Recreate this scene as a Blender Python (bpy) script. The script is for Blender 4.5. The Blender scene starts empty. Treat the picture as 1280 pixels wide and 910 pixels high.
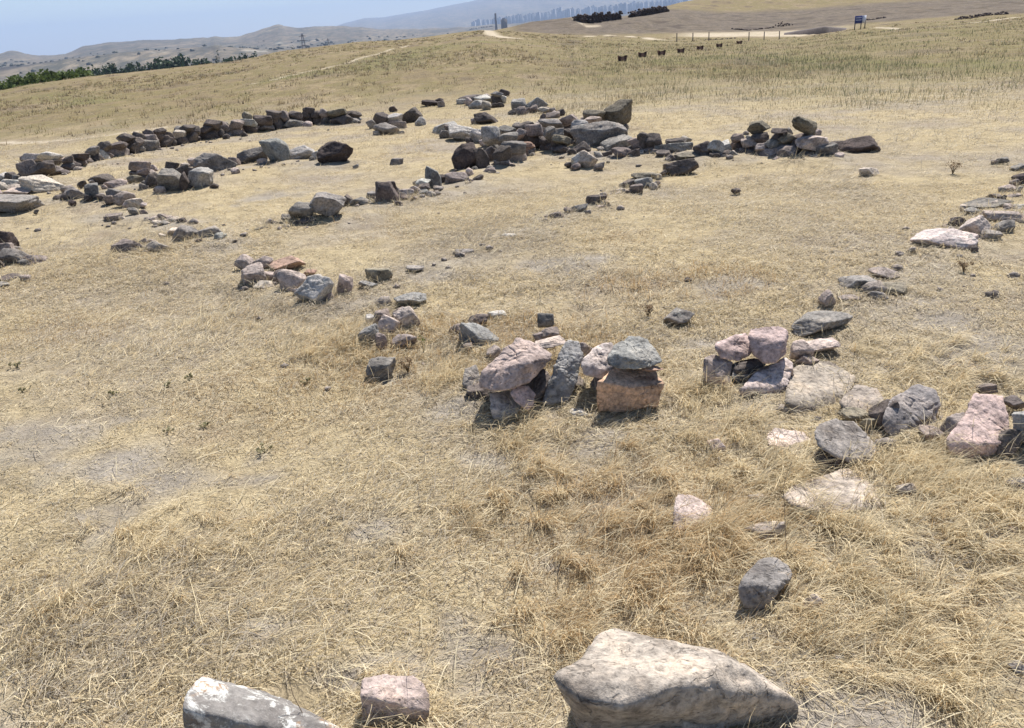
import bpy, math
import numpy as np

rng = np.random.default_rng(7)
R = math.radians
scene = bpy.context.scene
COL = scene.collection

# ---------------------------------------------------------------- camera
CAM = np.array([0.0, 0.0, 1.65])
F = 1004.0                       # focal length in photo pixels (1280 x 910)
PITCH, ROLL = R(23.05), R(4.0)
fw0 = np.array([0, math.cos(PITCH), -math.sin(PITCH)])
up0 = np.array([0, math.sin(PITCH), math.cos(PITCH)])
rt0 = np.array([1.0, 0, 0])
RT = rt0 * math.cos(ROLL) - up0 * math.sin(ROLL)
UP = up0 * math.cos(ROLL) + rt0 * math.sin(ROLL)
FW = fw0
cam_d = bpy.data.cameras.new("camera")
cam_d.sensor_width = 36.0
cam_d.lens = 36.0 * F / 1280.0
cam_d.clip_start = 0.05
cam_d.clip_end = 60000
cam = bpy.data.objects.new("camera", cam_d)
COL.objects.link(cam)
from mathutils import Matrix
cam.matrix_world = Matrix(((RT[0], UP[0], -FW[0], CAM[0]), (RT[1], UP[1], -FW[1], CAM[1]),
                           (RT[2], UP[2], -FW[2], CAM[2]), (0, 0, 0, 1)))
scene.camera = cam

# ---------------------------------------------------------------- sky, sun, exposure
SUN_EL, SUN_AZ = R(53.0), R(24.0)      # azimuth measured from +Y (view direction) towards +X
world = bpy.data.worlds.new("World")
scene.world = world
world.use_nodes = True
wn = world.node_tree.nodes
wn.clear()
sky = wn.new("ShaderNodeTexSky")
sky.sky_type = 'NISHITA'
sky.sun_disc = False
sky.sun_elevation = SUN_EL
sky.sun_rotation = SUN_AZ
sky.altitude = 1000
sky.air_density = 1.0
sky.dust_density = 0.6
sky.ozone_density = 2.0
bg = wn.new("ShaderNodeBackground")
bg.inputs["Strength"].default_value = 0.076
wo = wn.new("ShaderNodeOutputWorld")
world.node_tree.links.new(sky.outputs[0], bg.inputs[0])
world.node_tree.links.new(bg.outputs[0], wo.inputs[0])
sun_d = bpy.data.lights.new("sun", 'SUN')
sun_d.energy = 5.0
sun_d.angle = R(0.53)
sun_d.color = (1.0, 0.955, 0.89)
sun = bpy.data.objects.new("sun", sun_d)
COL.objects.link(sun)
from mathutils import Vector
sdir = Vector((math.sin(SUN_AZ) * math.cos(SUN_EL), math.cos(SUN_AZ) * math.cos(SUN_EL), math.sin(SUN_EL)))
sun.rotation_euler = sdir.to_track_quat('Z', 'Y').to_euler()
sun.location = (20, 30, 60)
vs = scene.view_settings
vs.view_transform = 'Standard'
vs.look = 'None'
vs.exposure = 0.78
vs.gamma = 1.0
vs.use_curve_mapping = False
cy = scene.cycles
cy.use_denoising = True
cy.max_bounces = 5
cy.diffuse_bounces = 3
cy.glossy_bounces = 2
cy.transmission_bounces = 3
cy.transparent_max_bounces = 4
cy.volume_bounces = 1

# ---------------------------------------------------------------- noise helpers
def _hash(ix, iy, iz):
    n = (ix * 374761393 + iy * 668265263 + iz * 2147483647) & 0xFFFFFFFF
    n = ((n ^ (n >> 13)) * 1274126177) & 0xFFFFFFFF
    n = (n ^ (n >> 16)) & 0xFFFFFFFF
    return n.astype(np.float64) / 4294967295.0 * 2 - 1

def vnoise(x, y, z):
    x, y, z = np.broadcast_arrays(np.asarray(x, float), np.asarray(y, float), np.asarray(z, float))
    fx, fy, fz = np.floor(x), np.floor(y), np.floor(z)
    ix, iy, iz = fx.astype(np.int64), fy.astype(np.int64), fz.astype(np.int64)
    u, v, w = x - fx, y - fy, z - fz
    u = u * u * (3 - 2 * u); v = v * v * (3 - 2 * v); w = w * w * (3 - 2 * w)
    def L(a, b, t): return a + (b - a) * t
    r = 0
    c = [[[_hash(ix + i, iy + j, iz + k) for k in (0, 1)] for j in (0, 1)] for i in (0, 1)]
    return L(L(L(c[0][0][0], c[1][0][0], u), L(c[0][1][0], c[1][1][0], u), v),
             L(L(c[0][0][1], c[1][0][1], u), L(c[0][1][1], c[1][1][1], u), v), w)

def fbm(x, y, z, oct=4, gain=0.5):
    a, s, t = 1.0, 0.0, 0.0
    for o in range(oct):
        s = s + a * vnoise(x * 2.03 ** o + 17.3 * o, y * 2.03 ** o - 9.1 * o, z * 2.03 ** o + 4.7 * o)
        t += a
        a *= gain
    return s / t

def sstep(a, b, x):
    t = np.clip((x - a) / (b - a), 0, 1)
    return t * t * (3 - 2 * t)

# ---------------------------------------------------------------- terrain heights
def ray(px, py):
    d = FW + RT * (px - 640) / F + UP * (455 - py) / F
    return d / np.linalg.norm(d)

def hor(px):
    return 28.0 - 0.0699 * (px - 640)

def ctrl(px, py, r):
    d = ray(px, py)
    h = math.hypot(d[0], d[1])
    return math.atan2(d[0], d[1]), r, CAM[2] + r * d[2] / h

def az_of(px):
    return ctrl(px, hor(px), 1)[0]

AZ = np.linspace(R(-75), R(75), 901)
def line_b(pts):                      # (px, pixels below the horizon, range)
    c = sorted(ctrl(p, hor(p) + b, r) for p, b, r in pts)
    a = [q[0] for q in c]
    return np.interp(AZ, a, [q[1] for q in c]), np.interp(AZ, a, [q[2] for q in c])
def line_z(pts):                      # (px, z, range)
    c = sorted((az_of(p), r, z) for p, z, r in pts)
    a = [q[0] for q in c]
    return np.interp(AZ, a, [q[1] for q in c]), np.interp(AZ, a, [q[2] for q in c])
def line_y(r, pts):
    return line_b([(p, y - hor(p), r) for p, y in pts])

LN = [
    line_z([(640, 0.0, 0.4)]), line_z([(640, 0.0, 6)]), line_z([(0, 0.0, 12), (1280, 0.0, 12)]),
    line_z([(0, -0.16, 20), (640, -0.14, 20), (1280, -0.14, 20)]),
    line_b([(-300, 50, 70), (0, 42, 70), (31, 38.5, 72), (100, 33, 75), (200, 29, 82), (300, 24, 90), (340, 18, 98), (378, 14.7, 102), (440, 12, 110), (500, 11.5, 115), (600, 7, 125),
            (700, 19, 110), (800, 32, 95), (900, 38, 95), (1000, 43, 100), (1075, 37, 105), (1200, 34, 105), (1280, 35, 105), (1700, 38, 105)]),
    line_b([(-300, 76, 138), (0, 69, 138), (300, 55, 138), (500, 33, 138), (610, 14, 138), (660, 18.5, 138), (720, 22, 138), (800, 27, 138), (900, 31.5, 138),
            (1000, 36.5, 138), (1075, 33, 138), (1200, 32, 138), (1280, 33.5, 138), (1700, 36, 138)]),
    line_b([(-300, 90, 175), (0, 85, 175), (300, 70, 175), (500, 50, 175), (570, 30, 175), (610, 9, 175), (640, 5, 172), (665, 0.5, 170), (720, -1.5, 170),
            (735, 3.5, 172), (790, 2.5, 172), (840, -0.5, 175), (900, 7, 180), (1000, 9, 185), (1100, 7, 185), (1280, 11, 185), (1700, 15, 185)]),
    line_b([(0, 120, 260), (500, 80, 260), (600, 40, 250), (640, 14, 240), (680, 9, 240), (720, 5, 240), (780, 3, 240), (820, -4, 250), (850, -10, 250), (900, -15, 260),
            (1000, -20, 280), (1280, -26, 300), (1700, -28, 300)]),
    line_z([(0, -33, 420), (500, -32, 420), (640, -20, 420), (760, -10, 420), (900, 2, 430), (1280, 4, 430), (1700, 4, 430)]),
    line_z([(0, -38, 900), (640, -38, 900), (1280, -20, 900)]), line_z([(0, -46, 1850), (640, -44, 1850), (1280, -40, 1850)]),
    line_b([(-300, 16, 2300), (0, 13, 2300), (80, 6, 2300), (150, 3, 2300), (200, 4, 2400), (270, 3.5, 2400), (330, 12, 2300), (400, 15, 2300),
            (500, 14, 2300), (620, 12, 2300), (1280, 10, 2300)]),
    line_b([(-300, 14, 3000), (0, 10, 3000), (80, 8, 3000), (270, 7, 3000), (330, 11, 3000), (500, 12, 3000), (640, 10, 3000), (1280, 8, 3000)]),
    line_y(5000, [(-300, 92), (-60, 74), (0, 68), (14, 63), (24, 64), (40, 68), (82, 67), (100, 58), (130, 53), (200, 50), (300, 45), (330, 35), (347, 30), (372, 35),
                  (430, 33), (480, 36), (560, 34.5), (620, 31), (720, 24), (800, 18), (900, 11), (1280, -14)]),
    line_z([(0, -40, 7500), (400, -40, 7500), (640, -25, 7500), (1280, -20, 7500)]),
    line_y(19000, [(-300, 100), (0, 76), (380, 49), (430, 30), (455, 24), (480, 23), (520, 17), (560, 9), (600, 2), (640, -5), (700, -13), (800, -22), (1000, -27), (1280, -40)]),
    line_z([(0, -60, 23500), (1280, -60, 23500)]),
]
LR = np.linspace(math.log(0.4), math.log(23500), 1500)
def pchip(x, y, xq):
    h = np.diff(x); d = np.diff(y) / h
    m = np.zeros_like(y)
    ok = d[:-1] * d[1:] > 0
    w1 = 2 * h[1:] + h[:-1]; w2 = h[1:] + 2 * h[:-1]
    with np.errstate(divide='ignore', invalid='ignore'):
        mm = (w1 + w2) / (w1 / d[:-1] + w2 / d[1:])
    m[1:-1] = np.where(ok, mm, 0)
    i = np.clip(np.searchsorted(x, xq) - 1, 0, len(x) - 2)
    t = (xq - x[i]) / h[i]
    t2, t3 = t * t, t * t * t
    return (2*t3-3*t2+1)*y[i] + (t3-2*t2+t)*h[i]*m[i] + (-2*t3+3*t2)*y[i+1] + (t3-t2)*h[i]*m[i+1]
TAB = np.empty((len(AZ), len(LR)))
for i in range(len(AZ)):
    rr = np.array([l[0][i] for l in LN]); zz = np.array([l[1][i] for l in LN])
    TAB[i] = pchip(np.log(rr), zz, LR)

def hbase(x, y):
    r = np.maximum(np.hypot(x, y), 0.41)
    a = np.arctan2(x, y)
    lim = R(70)
    a = np.where(np.abs(a) > lim, np.sign(a) * lim * (1 - sstep(lim, R(180), np.abs(a))), a)   # behind the camera the side slopes meet
    fi = (a - AZ[0]) / (AZ[1] - AZ[0]); fj = (np.log(r) - LR[0]) / (LR[1] - LR[0])
    i = np.clip(np.floor(fi).astype(int), 0, len(AZ) - 2); j = np.clip(np.floor(fj).astype(int), 0, len(LR) - 2)
    u = np.clip(fi - i, 0, 1); v = np.clip(fj - j, 0, 1)
    return (TAB[i, j]*(1-u)*(1-v) + TAB[i+1, j]*u*(1-v) + TAB[i, j+1]*(1-u)*v + TAB[i+1, j+1]*u*v)

def seg_dist(X, Y, pts):
    best = np.full(np.shape(X), 1e9)
    for (x0, y0), (x1, y1) in zip(pts[:-1], pts[1:]):
        dx, dy = x1 - x0, y1 - y0
        t = np.clip(((X - x0) * dx + (Y - y0) * dy) / (dx*dx + dy*dy + 1e-9), 0, 1)
        best = np.minimum(best, np.hypot(X - x0 - t*dx, Y - y0 - t*dy))
    return best

MOUNDS = []                            # ridges of soil the stones are sunk in: polyline, height, half width
def hgt(x, y):
    x = np.asarray(x, float); y = np.asarray(y, float)
    r = np.hypot(x, y)
    z = hbase(x, y)
    near = 1 - sstep(60, 200, r)
    z = z + near * (0.030 * fbm(x * 0.9, y * 0.9, 3.1, 3) + 0.016 * fbm(x * 5, y * 5, 8.2, 2))
    for p, h_, w_ in MOUNDS:
        m_ = np.maximum(1 - sstep(0.25 * w_, w_, seg_dist(x, y, p)), 0)
        z = z + h_ * m_ * (0.75 + 0.5 * fbm(x * 3, y * 3, 71., 2))
    mid = sstep(15, 60, r) * (1 - sstep(250, 500, r))
    z = z + mid * 0.22 * fbm(x * 0.11, y * 0.11, 1.7, 4)
    far = sstep(300, 1500, r)
    k = np.clip(r / 3000, 0.2, 5)
    z = z + far * 11.0 * k * fbm(x * 0.006 / k, y * 0.006 / k, 5.5, 6, 0.66) * (1 - 0.45 * sstep(6000, 12000, r))
    return z

def hit(px, py, lift=0.0):
    d = ray(px, py)
    h = math.hypot(d[0], d[1])
    rs = np.exp(np.linspace(math.log(0.9), math.log(20000), 4000))
    x, y, z = d[0] / h * rs, d[1] / h * rs, CAM[2] + d[2] / h * rs
    s = z - hbase(x, y) - lift
    k = np.where(s <= 0)[0]
    k = k[0] if len(k) else len(rs) - 1
    if k > 0:
        t = s[k-1] / (s[k-1] - s[k] + 1e-12)
        q = rs[k-1] + (rs[k] - rs[k-1]) * t
    else:
        q = rs[0]
    return np.array([d[0] / h * q, d[1] / h * q, CAM[2] + d[2] / h * q])

def at_y(px, py, Y):
    d = ray(px, py)
    return CAM + d * (Y / d[1])

MOUNDS += [([tuple(hit(a, b)[:2]) for a, b in p], h_, w_) for p, h_, w_ in (
    ([(90, 248), (180, 236), (250, 230), (330, 206), (425, 205)], .04, .6), ([(340, 284), (420, 276), (490, 256), (600, 228)], .04, .55), ([(140, 268), (220, 280), (285, 304)], .025, .4), ([(150, 318), (280, 302)], .03, .4),
    ([(590, 215), (640, 200), (700, 190), (800, 198), (900, 198), (1040, 199)], .045, .8), ([(690, 274), (745, 256), (810, 230)], .025, .35), ([(300, 352), (340, 354), (400, 380)], .035, .33), ([(460, 420), (510, 412)], .035, .22),
    ([(570, 425), (610, 440)], .04, .2), ([(600, 500), (680, 495), (800, 500)], .035, .22), ([(1040, 376), (1110, 360)], .02, .25), ([(1160, 308), (1215, 290), (1275, 255)], .03, .4), ([(890, 480), (960, 490)], .035, .22),
    ([(1110, 540), (1190, 550), (1290, 560)], .035, .22), ([(20, 240), (60, 225), (110, 210), (200, 188), (330, 165), (445, 150)], .04, .7), ([(470, 168), (520, 156)], .03, .5), ([(0, 330), (50, 330)], .03, .5))]

# ---------------------------------------------------------------- materials
def mat(name):
    m = bpy.data.materials.new(name); m.use_nodes = True
    n = m.node_tree.nodes; n.clear()
    o = n.new("ShaderNodeOutputMaterial"); b = n.new("ShaderNodeBsdfPrincipled")
    m.node_tree.links.new(b.outputs[0], o.inputs[0])
    b.inputs["Specular IOR Level"].default_value = 0.15
    b.inputs["Roughness"].default_value = 0.9
    return m, n, m.node_tree.links, b

def noise_node(n, l, vec, scale, detail=5, rough=0.6, dist=0.0):
    t = n.new("ShaderNodeTexNoise")
    t.inputs["Scale"].default_value = scale; t.inputs["Detail"].default_value = detail
    t.inputs["Roughness"].default_value = rough; t.inputs["Distortion"].default_value = dist
    if vec is not None: l.new(vec, t.inputs["Vector"])
    return t.outputs["Fac"]

def ramp(n, l, fac, stops):
    t = n.new("ShaderNodeValToRGB")
    e = t.color_ramp.elements
    while len(e) < len(stops): e.new(0.5)
    for k, (p, c) in enumerate(stops):
        e[k].position = p; e[k].color = (*c, 1) if len(c) == 3 else c
    l.new(fac, t.inputs[0])
    return t.outputs[0]

def mrange(n, l, fac, a, b, c=0.0, d=1.0):
    t = n.new("ShaderNodeMapRange")
    t.inputs[1].default_value = a; t.inputs[2].default_value = b; t.inputs[3].default_value = c; t.inputs[4].default_value = d
    l.new(fac, t.inputs[0])
    return t.outputs[0]

def mix(n, l, fac, a, b, mode='MIX'):
    t = n.new("ShaderNodeMix"); t.data_type = 'RGBA'; t.blend_type = mode
    for k, v in ((0, fac), (6, a), (7, b)):
        if hasattr(v, 'links'): l.new(v, t.inputs[k])
        else: t.inputs[k].default_value = v if k == 0 else (*v, 1)
    return t.outputs[2]

def math_n(n, l, op, a, b):
    t = n.new("ShaderNodeMath"); t.operation = op
    for k, v in ((0, a), (1, b)):
        if hasattr(v, 'links'): l.new(v, t.inputs[k])
        else: t.inputs[k].default_value = v
    return t.outputs[0]

def bump(n, l, b, h, strength, dist, prev=None):
    t = n.new("ShaderNodeBump")
    t.inputs["Strength"].default_value = strength; t.inputs["Distance"].default_value = dist
    l.new(h, t.inputs["Height"])
    if prev is not None: l.new(prev, t.inputs["Normal"])
    l.new(t.outputs[0], b.inputs["Normal"])
    return t.outputs[0]

def mat_ground():
    m, n, l, b = mat("dry_ground")
    geo = n.new("ShaderNodeNewGeometry").outputs["Position"]
    zone = n.new("ShaderNodeAttribute"); zone.attribute_name = "zone"
    sep = n.new("ShaderNodeSeparateColor"); l.new(zone.outputs["Color"], sep.inputs[0])
    path, green, bank = sep.outputs[0], sep.outputs[1], sep.outputs[2]
    dist = zone.outputs["Alpha"]
    n1 = noise_node(n, l, geo, 0.55, 6, 0.62)
    n2 = noise_node(n, l, geo, 3.2, 6, 0.68)
    n3 = noise_node(n, l, geo, 45, 4, 0.7, 1.5)
    straw = ramp(n, l, n2, [(0.28, (0.30, 0.24, 0.15)), (0.5, (0.43, 0.35, 0.215)), (0.74, (0.53, 0.44, 0.28))])
    soil = ramp(n, l, n2, [(0.3, (0.25, 0.21, 0.165)), (0.7, (0.40, 0.345, 0.275))])
    c = mix(n, l, mrange(n, l, n1, 0.46, 0.62), straw, soil)
    red = noise_node(n, l, geo, 1.1, 4, 0.6)
    c = mix(n, l, mrange(n, l, red, 0.60, 0.8, 0, 0.4), c, (0.33, 0.225, 0.12))
    c = mix(n, l, mrange(n, l, n3, 0.3, 0.55, 0.5, 0.0), c, (0.15, 0.12, 0.09))
    n4 = noise_node(n, l, geo, 10, 5, 0.7, 0.8)
    c = mix(n, l, mrange(n, l, n4, 0.40, 0.54, 0.35, 0.0), c, (0.22, 0.175, 0.11))
    dn = n.new("ShaderNodeAttribute"); dn.attribute_name = "dust"
    dm = math_n(n, l, 'MULTIPLY', dn.outputs["Fac"], mrange(n, l, n3, 0.32, 0.5, 0.35, 1.0))
    c = mix(n, l, dm, c, ramp(n, l, n2, [(0.3, (0.22, 0.19, 0.155)), (0.7, (0.36, 0.32, 0.27))]))
    # far grass: softer, mottled tan and olive
    fm = n.new('ShaderNodeMapping'); fm.inputs['Scale'].default_value = (1, 0.45, 1); l.new(geo, fm.inputs[0])
    f1 = noise_node(n, l, fm.outputs[0], 0.22, 8, 0.66)
    f2 = noise_node(n, l, geo, 1.4, 6, 0.75)
    farc = ramp(n, l, f1, [(0.36, (0.125, 0.098, 0.072)), (0.44, (0.25, 0.195, 0.11)), (0.51, (0.195, 0.165, 0.075)), (0.57, (0.30, 0.235, 0.14)), (0.64, (0.18, 0.14, 0.095))])
    farc = mix(n, l, mrange(n, l, f2, 0.36, 0.62, 0.6, 0.0), farc, (0.16, 0.13, 0.085))
    f5 = noise_node(n, l, fm.outputs[0], 4.5, 5, 0.7)
    farc = mix(n, l, mrange(n, l, f5, 0.40, 0.54, 0.5, 0.0), farc, (0.13, 0.10, 0.062))
    c = mix(n, l, dist, c, farc)
    gcol = ramp(n, l, f2, [(0.35, (0.075, 0.088, 0.035)), (0.65, (0.20, 0.185, 0.08))])
    gm = math_n(n, l, 'MULTIPLY', green, mrange(n, l, f2, 0.38, 0.58))
    c = mix(n, l, gm, c, gcol)
    bcol = ramp(n, l, f2, [(0.35, (0.085, 0.07, 0.06)), (0.55, (0.155, 0.128, 0.105)), (0.72, (0.23, 0.19, 0.15))])
    b3 = noise_node(n, l, geo, 0.35, 6, 0.7)
    bcol = mix(n, l, mrange(n, l, b3, 0.52, 0.6, 0, 0.7), bcol, (0.06, 0.048, 0.044))
    bm = math_n(n, l, 'MULTIPLY', bank, mrange(n, l, f1, 0.25, 0.5, 0.55, 1.0))
    c = mix(n, l, bm, c, bcol)
    pcol = ramp(n, l, f2, [(0.3, (0.33, 0.27, 0.19)), (0.7, (0.50, 0.43, 0.33))])
    pm = math_n(n, l, 'MULTIPLY', path, mrange(n, l, f2, 0.25, 0.5, 0.7, 1.0))
    c = mix(n, l, pm, c, pcol)
    l.new(c, b.inputs["Base Color"])
    b.inputs["Roughness"].default_value = 1.0
    b.inputs["Specular IOR Level"].default_value = 0.05
    k = bump(n, l, b, n3, 0.9, 0.012)
    k = bump(n, l, b, n4, 0.8, 0.03, k)
    bump(n, l, b, n2, 0.6, 0.04, k)
    return m

def mat_hills():
    m, n, l, b = mat("far_hills")
    geo = n.new("ShaderNodeNewGeometry")
    mp = n.new("ShaderNodeMapping"); mp.inputs["Scale"].default_value = (1, 0.22, 2)
    l.new(geo.outputs["Position"], mp.inputs[0])
    a = noise_node(n, l, mp.outputs[0], 0.0035, 8, 0.66)
    d = noise_node(n, l, mp.outputs[0], 0.016, 9, 0.72)
    c = ramp(n, l, a, [(0.36, (0.075, 0.062, 0.047)), (0.5, (0.165, 0.13, 0.09)), (0.64, (0.23, 0.185, 0.125))])
    c = mix(n, l, mrange(n, l, d, 0.49, 0.58, 0, 0.8), c, (0.05, 0.052, 0.038))
    c = mix(n, l, mrange(n, l, d, 0.34, 0.26, 0, 0.6), c, (0.42, 0.36, 0.27))
    d2 = noise_node(n, l, mp.outputs[0], 0.05, 6, 0.75)
    c = mix(n, l, mrange(n, l, d2, 0.47, 0.56, 0, 0.7), c, (0.045, 0.046, 0.034))
    zone = n.new("ShaderNodeAttribute"); zone.attribute_name = "zone"
    sep = n.new("ShaderNodeSeparateColor"); l.new(zone.outputs["Color"], sep.inputs[0])
    c = mix(n, l, sep.outputs[2], c, (0.03, 0.025, 0.022))
    c = mix(n, l, sep.outputs[0], c, (0.58, 0.52, 0.42))
    l.new(c, b.inputs["Base Color"])
    bump(n, l, b, d, 0.5, 12)
    return m

def mat_stone():
    m, n, l, b = mat("volcanic_stone")
    tc = n.new("ShaderNodeTexCoord"); oi = n.new("ShaderNodeObjectInfo")
    off = n.new("ShaderNodeVectorMath"); off.operation = 'MULTIPLY_ADD'
    l.new(oi.outputs["Random"], off.inputs[0]); off.inputs[1].default_value = (37, 91, 53)
    l.new(tc.outputs["Object"], off.inputs[2])
    v = off.outputs[0]
    base = oi.outputs["Color"]; lich = oi.outputs["Alpha"]
    n1 = noise_node(n, l, v, 7, 5, 0.6)
    n2 = noise_node(n, l, v, 42, 6, 0.72)
    n3 = noise_node(n, l, v, 150, 4, 0.7)
    c = mix(n, l, 1.0, base, ramp(n, l, n1, [(0.32, (0.55, 0.53, 0.52)), (0.5, (1.0, 1.0, 1.0)), (0.68, (1.35, 1.28, 1.2))]), 'MULTIPLY')
    c = mix(n, l, 1.0, c, ramp(n, l, n2, [(0.34, (0.48, 0.48, 0.48)), (0.52, (1.0, 1.0, 1.0)), (0.68, (1.4, 1.37, 1.32))]), 'MULTIPLY')
    # lichen: pale crust in ragged patches
    ln = noise_node(n, l, v, 13, 8, 0.72, 0.6)
    thr = mrange(n, l, lich, 0, 1, 0.78, 0.40)
    lm = n.new("ShaderNodeMapRange"); l.new(ln, lm.inputs[0]); l.new(thr, lm.inputs[1])
    l.new(math_n(n, l, 'ADD', thr, 0.10), lm.inputs[2])
    lm.inputs[4].default_value = 0.75
    lc = ramp(n, l, n2, [(0.35, (0.34, 0.335, 0.29)), (0.65, (0.52, 0.51, 0.46))])
    c = mix(n, l, lm.outputs[0], c, lc)
    # pores of the lava
    vo = n.new("ShaderNodeTexVoronoi"); vo.inputs["Scale"].default_value = 55; l.new(v, vo.inputs["Vector"])
    pore = mrange(n, l, vo.outputs["Distance"], 0.10, 0.28)
    pm = math_n(n, l, 'MULTIPLY', math_n(n, l, 'SUBTRACT', 1.0, pore), mrange(n, l, n1, 0.45, 0.6))
    c = mix(n, l, math_n(n, l, 'MULTIPLY', pm, 0.5), c, (0.07, 0.055, 0.05))
    wv = n.new("ShaderNodeVectorMath"); wv.operation = 'MULTIPLY_ADD'
    nv = n.new("ShaderNodeTexNoise"); nv.inputs["Scale"].default_value = 9; nv.inputs["Detail"].default_value = 4; l.new(v, nv.inputs["Vector"])
    l.new(nv.outputs["Color"], wv.inputs[0]); wv.inputs[1].default_value = (.22, .22, .22); l.new(v, wv.inputs[2])
    ve = n.new("ShaderNodeTexVoronoi"); ve.feature = 'DISTANCE_TO_EDGE'; ve.inputs["Scale"].default_value = 6.5; l.new(wv.outputs[0], ve.inputs["Vector"])
    crk = math_n(n, l, 'MULTIPLY', mrange(n, l, ve.outputs["Distance"], 0.0, 0.022, 1.0, 0.0), mrange(n, l, ln, 0.50, 0.60))
    c = mix(n, l, math_n(n, l, 'MULTIPLY', crk, 0.4), c, (0.045, 0.036, 0.032))
    l.new(c, b.inputs["Base Color"])
    b.inputs["Roughness"].default_value = 0.92
    k = bump(n, l, b, n2, 0.7, 0.011)
    k = bump(n, l, b, n3, 0.6, 0.003, k)
    bump(n, l, b, math_n(n, l, 'MULTIPLY', pm, -1.0), 0.5, 0.005, k)
    kk = [q for q in n if q.type == 'BUMP'][-1].outputs[0]
    bump(n, l, b, math_n(n, l, 'MULTIPLY', crk, -1.0), 0.7, 0.01, kk)
    return m

def mat_crusted():
    """grey stone with thick white lichen and an orange lichen blotch"""
    m, n, l, b = mat("white_crusted_stone")
    v = n.new("ShaderNodeTexCoord").outputs["Object"]
    n1 = noise_node(n, l, v, 8, 5, 0.6)
    n2 = noise_node(n, l, v, 60, 6, 0.7)
    c = ramp(n, l, n1, [(0.3, (0.15, 0.135, 0.125)), (0.7, (0.31, 0.29, 0.27))])
    c = mix(n, l, 0.8, c, ramp(n, l, n2, [(0.3, (0.6, 0.6, 0.6)), (0.7, (1.25, 1.25, 1.25))]), 'MULTIPLY')
    og = noise_node(n, l, v, 5.0, 6, 0.65)
    c = mix(n, l, mrange(n, l, og, 0.54, 0.60, 0, 0.9), c, (0.36, 0.20, 0.09))
    w = noise_node(n, l, v, 10, 10, 0.78, 0.5)
    w2 = noise_node(n, l, v, 45, 6, 0.75)
    wm = math_n(n, l, 'MULTIPLY', mrange(n, l, w, 0.50, 0.57), mrange(n, l, w2, 0.38, 0.52))
    c = mix(n, l, wm, c, (0.66, 0.65, 0.61))
    l.new(c, b.inputs["Base Color"])
    k = bump(n, l, b, n2, 0.6, 0.012)
    bump(n, l, b, w, 0.4, 0.02, k)
    return m

def mat_vcol(name, translucent=0.0, rough=0.7):
    m, n, l, b = mat(name)
    a = n.new("ShaderNodeAttribute"); a.attribute_name = "col"
    l.new(a.outputs["Color"], b.inputs["Base Color"])
    b.inputs["Roughness"].default_value = rough
    if translucent:
        t = n.new("ShaderNodeBsdfTranslucent"); l.new(a.outputs["Color"], t.inputs[0])
        mx = n.new("ShaderNodeMixShader"); mx.inputs[0].default_value = translucent
        l.new(b.outputs[0], mx.inputs[1]); l.new(t.outputs[0], mx.inputs[2])
        out = [q for q in n if q.type == 'OUTPUT_MATERIAL'][0]
        l.new(mx.outputs[0], out.inputs[0])
    return m

def mat_plain(name, col, var=0.3, scale=20, rough=0.85):
    m, n, l, b = mat(name)
    v = n.new("ShaderNodeTexCoord").outputs["Object"]
    f = noise_node(n, l, v, scale, 5, 0.65)
    lo = tuple(q * (1 - var) for q in col); hi = tuple(q * (1 + var) for q in col)
    l.new(ramp(n, l, f, [(0.3, lo), (0.7, hi)]), b.inputs["Base Color"])
    b.inputs["Roughness"].default_value = rough
    return m

M_GROUND, M_HILLS, M_STONE, M_CRUST = mat_ground(), mat_hills(), mat_stone(), mat_crusted()
M_GRASS = mat_vcol("straw", 0.3, 0.6)
M_LEAF = mat_vcol("foliage", 0.25, 0.6)

# ---------------------------------------------------------------- mesh helpers
def mesh_np(name, V, faces=None, tris=None, quads=None, smooth=False, col=None):
    me = bpy.data.meshes.new(name)
    V = np.asarray(V, np.float32)
    loops, starts = [], []
    off = 0
    if quads is not None and len(quads):
        q = np.asarray(quads, np.int32); loops.append(q.ravel()); starts.append(off + 4 * np.arange(len(q))); off += q.size
    if tris is not None and len(tris):
        t = np.asarray(tris, np.int32); loops.append(t.ravel()); starts.append(off + 3 * np.arange(len(t))); off += t.size
    loops = np.concatenate(loops); starts = np.concatenate(starts).astype(np.int32)
    me.vertices.add(len(V)); me.vertices.foreach_set("co", V.ravel())
    me.loops.add(len(loops)); me.loops.foreach_set("vertex_index", loops)
    me.polygons.add(len(starts)); me.polygons.foreach_set("loop_start", starts)
    if smooth: me.polygons.foreach_set("use_smooth", np.ones(len(starts), bool))
    me.update(calc_edges=True)
    if col is not None:
        a = me.attributes.new("col", 'FLOAT_COLOR', 'POINT')
        c = np.ones((len(V), 4), np.float32); c[:, :3] = col
        a.data.foreach_set("color", c.ravel())
    return me

def obj(name, me, m, parent=None, loc=None, **props):
    o = bpy.data.objects.new(name, me)
    COL.objects.link(o)
    if me is not None and m is not None and not me.materials: me.materials.append(m)
    if parent is not None: o.parent = parent
    if loc is not None: o.location = tuple(float(q) for q in loc)
    for k, v in props.items(): o[k] = v
    return o

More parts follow.
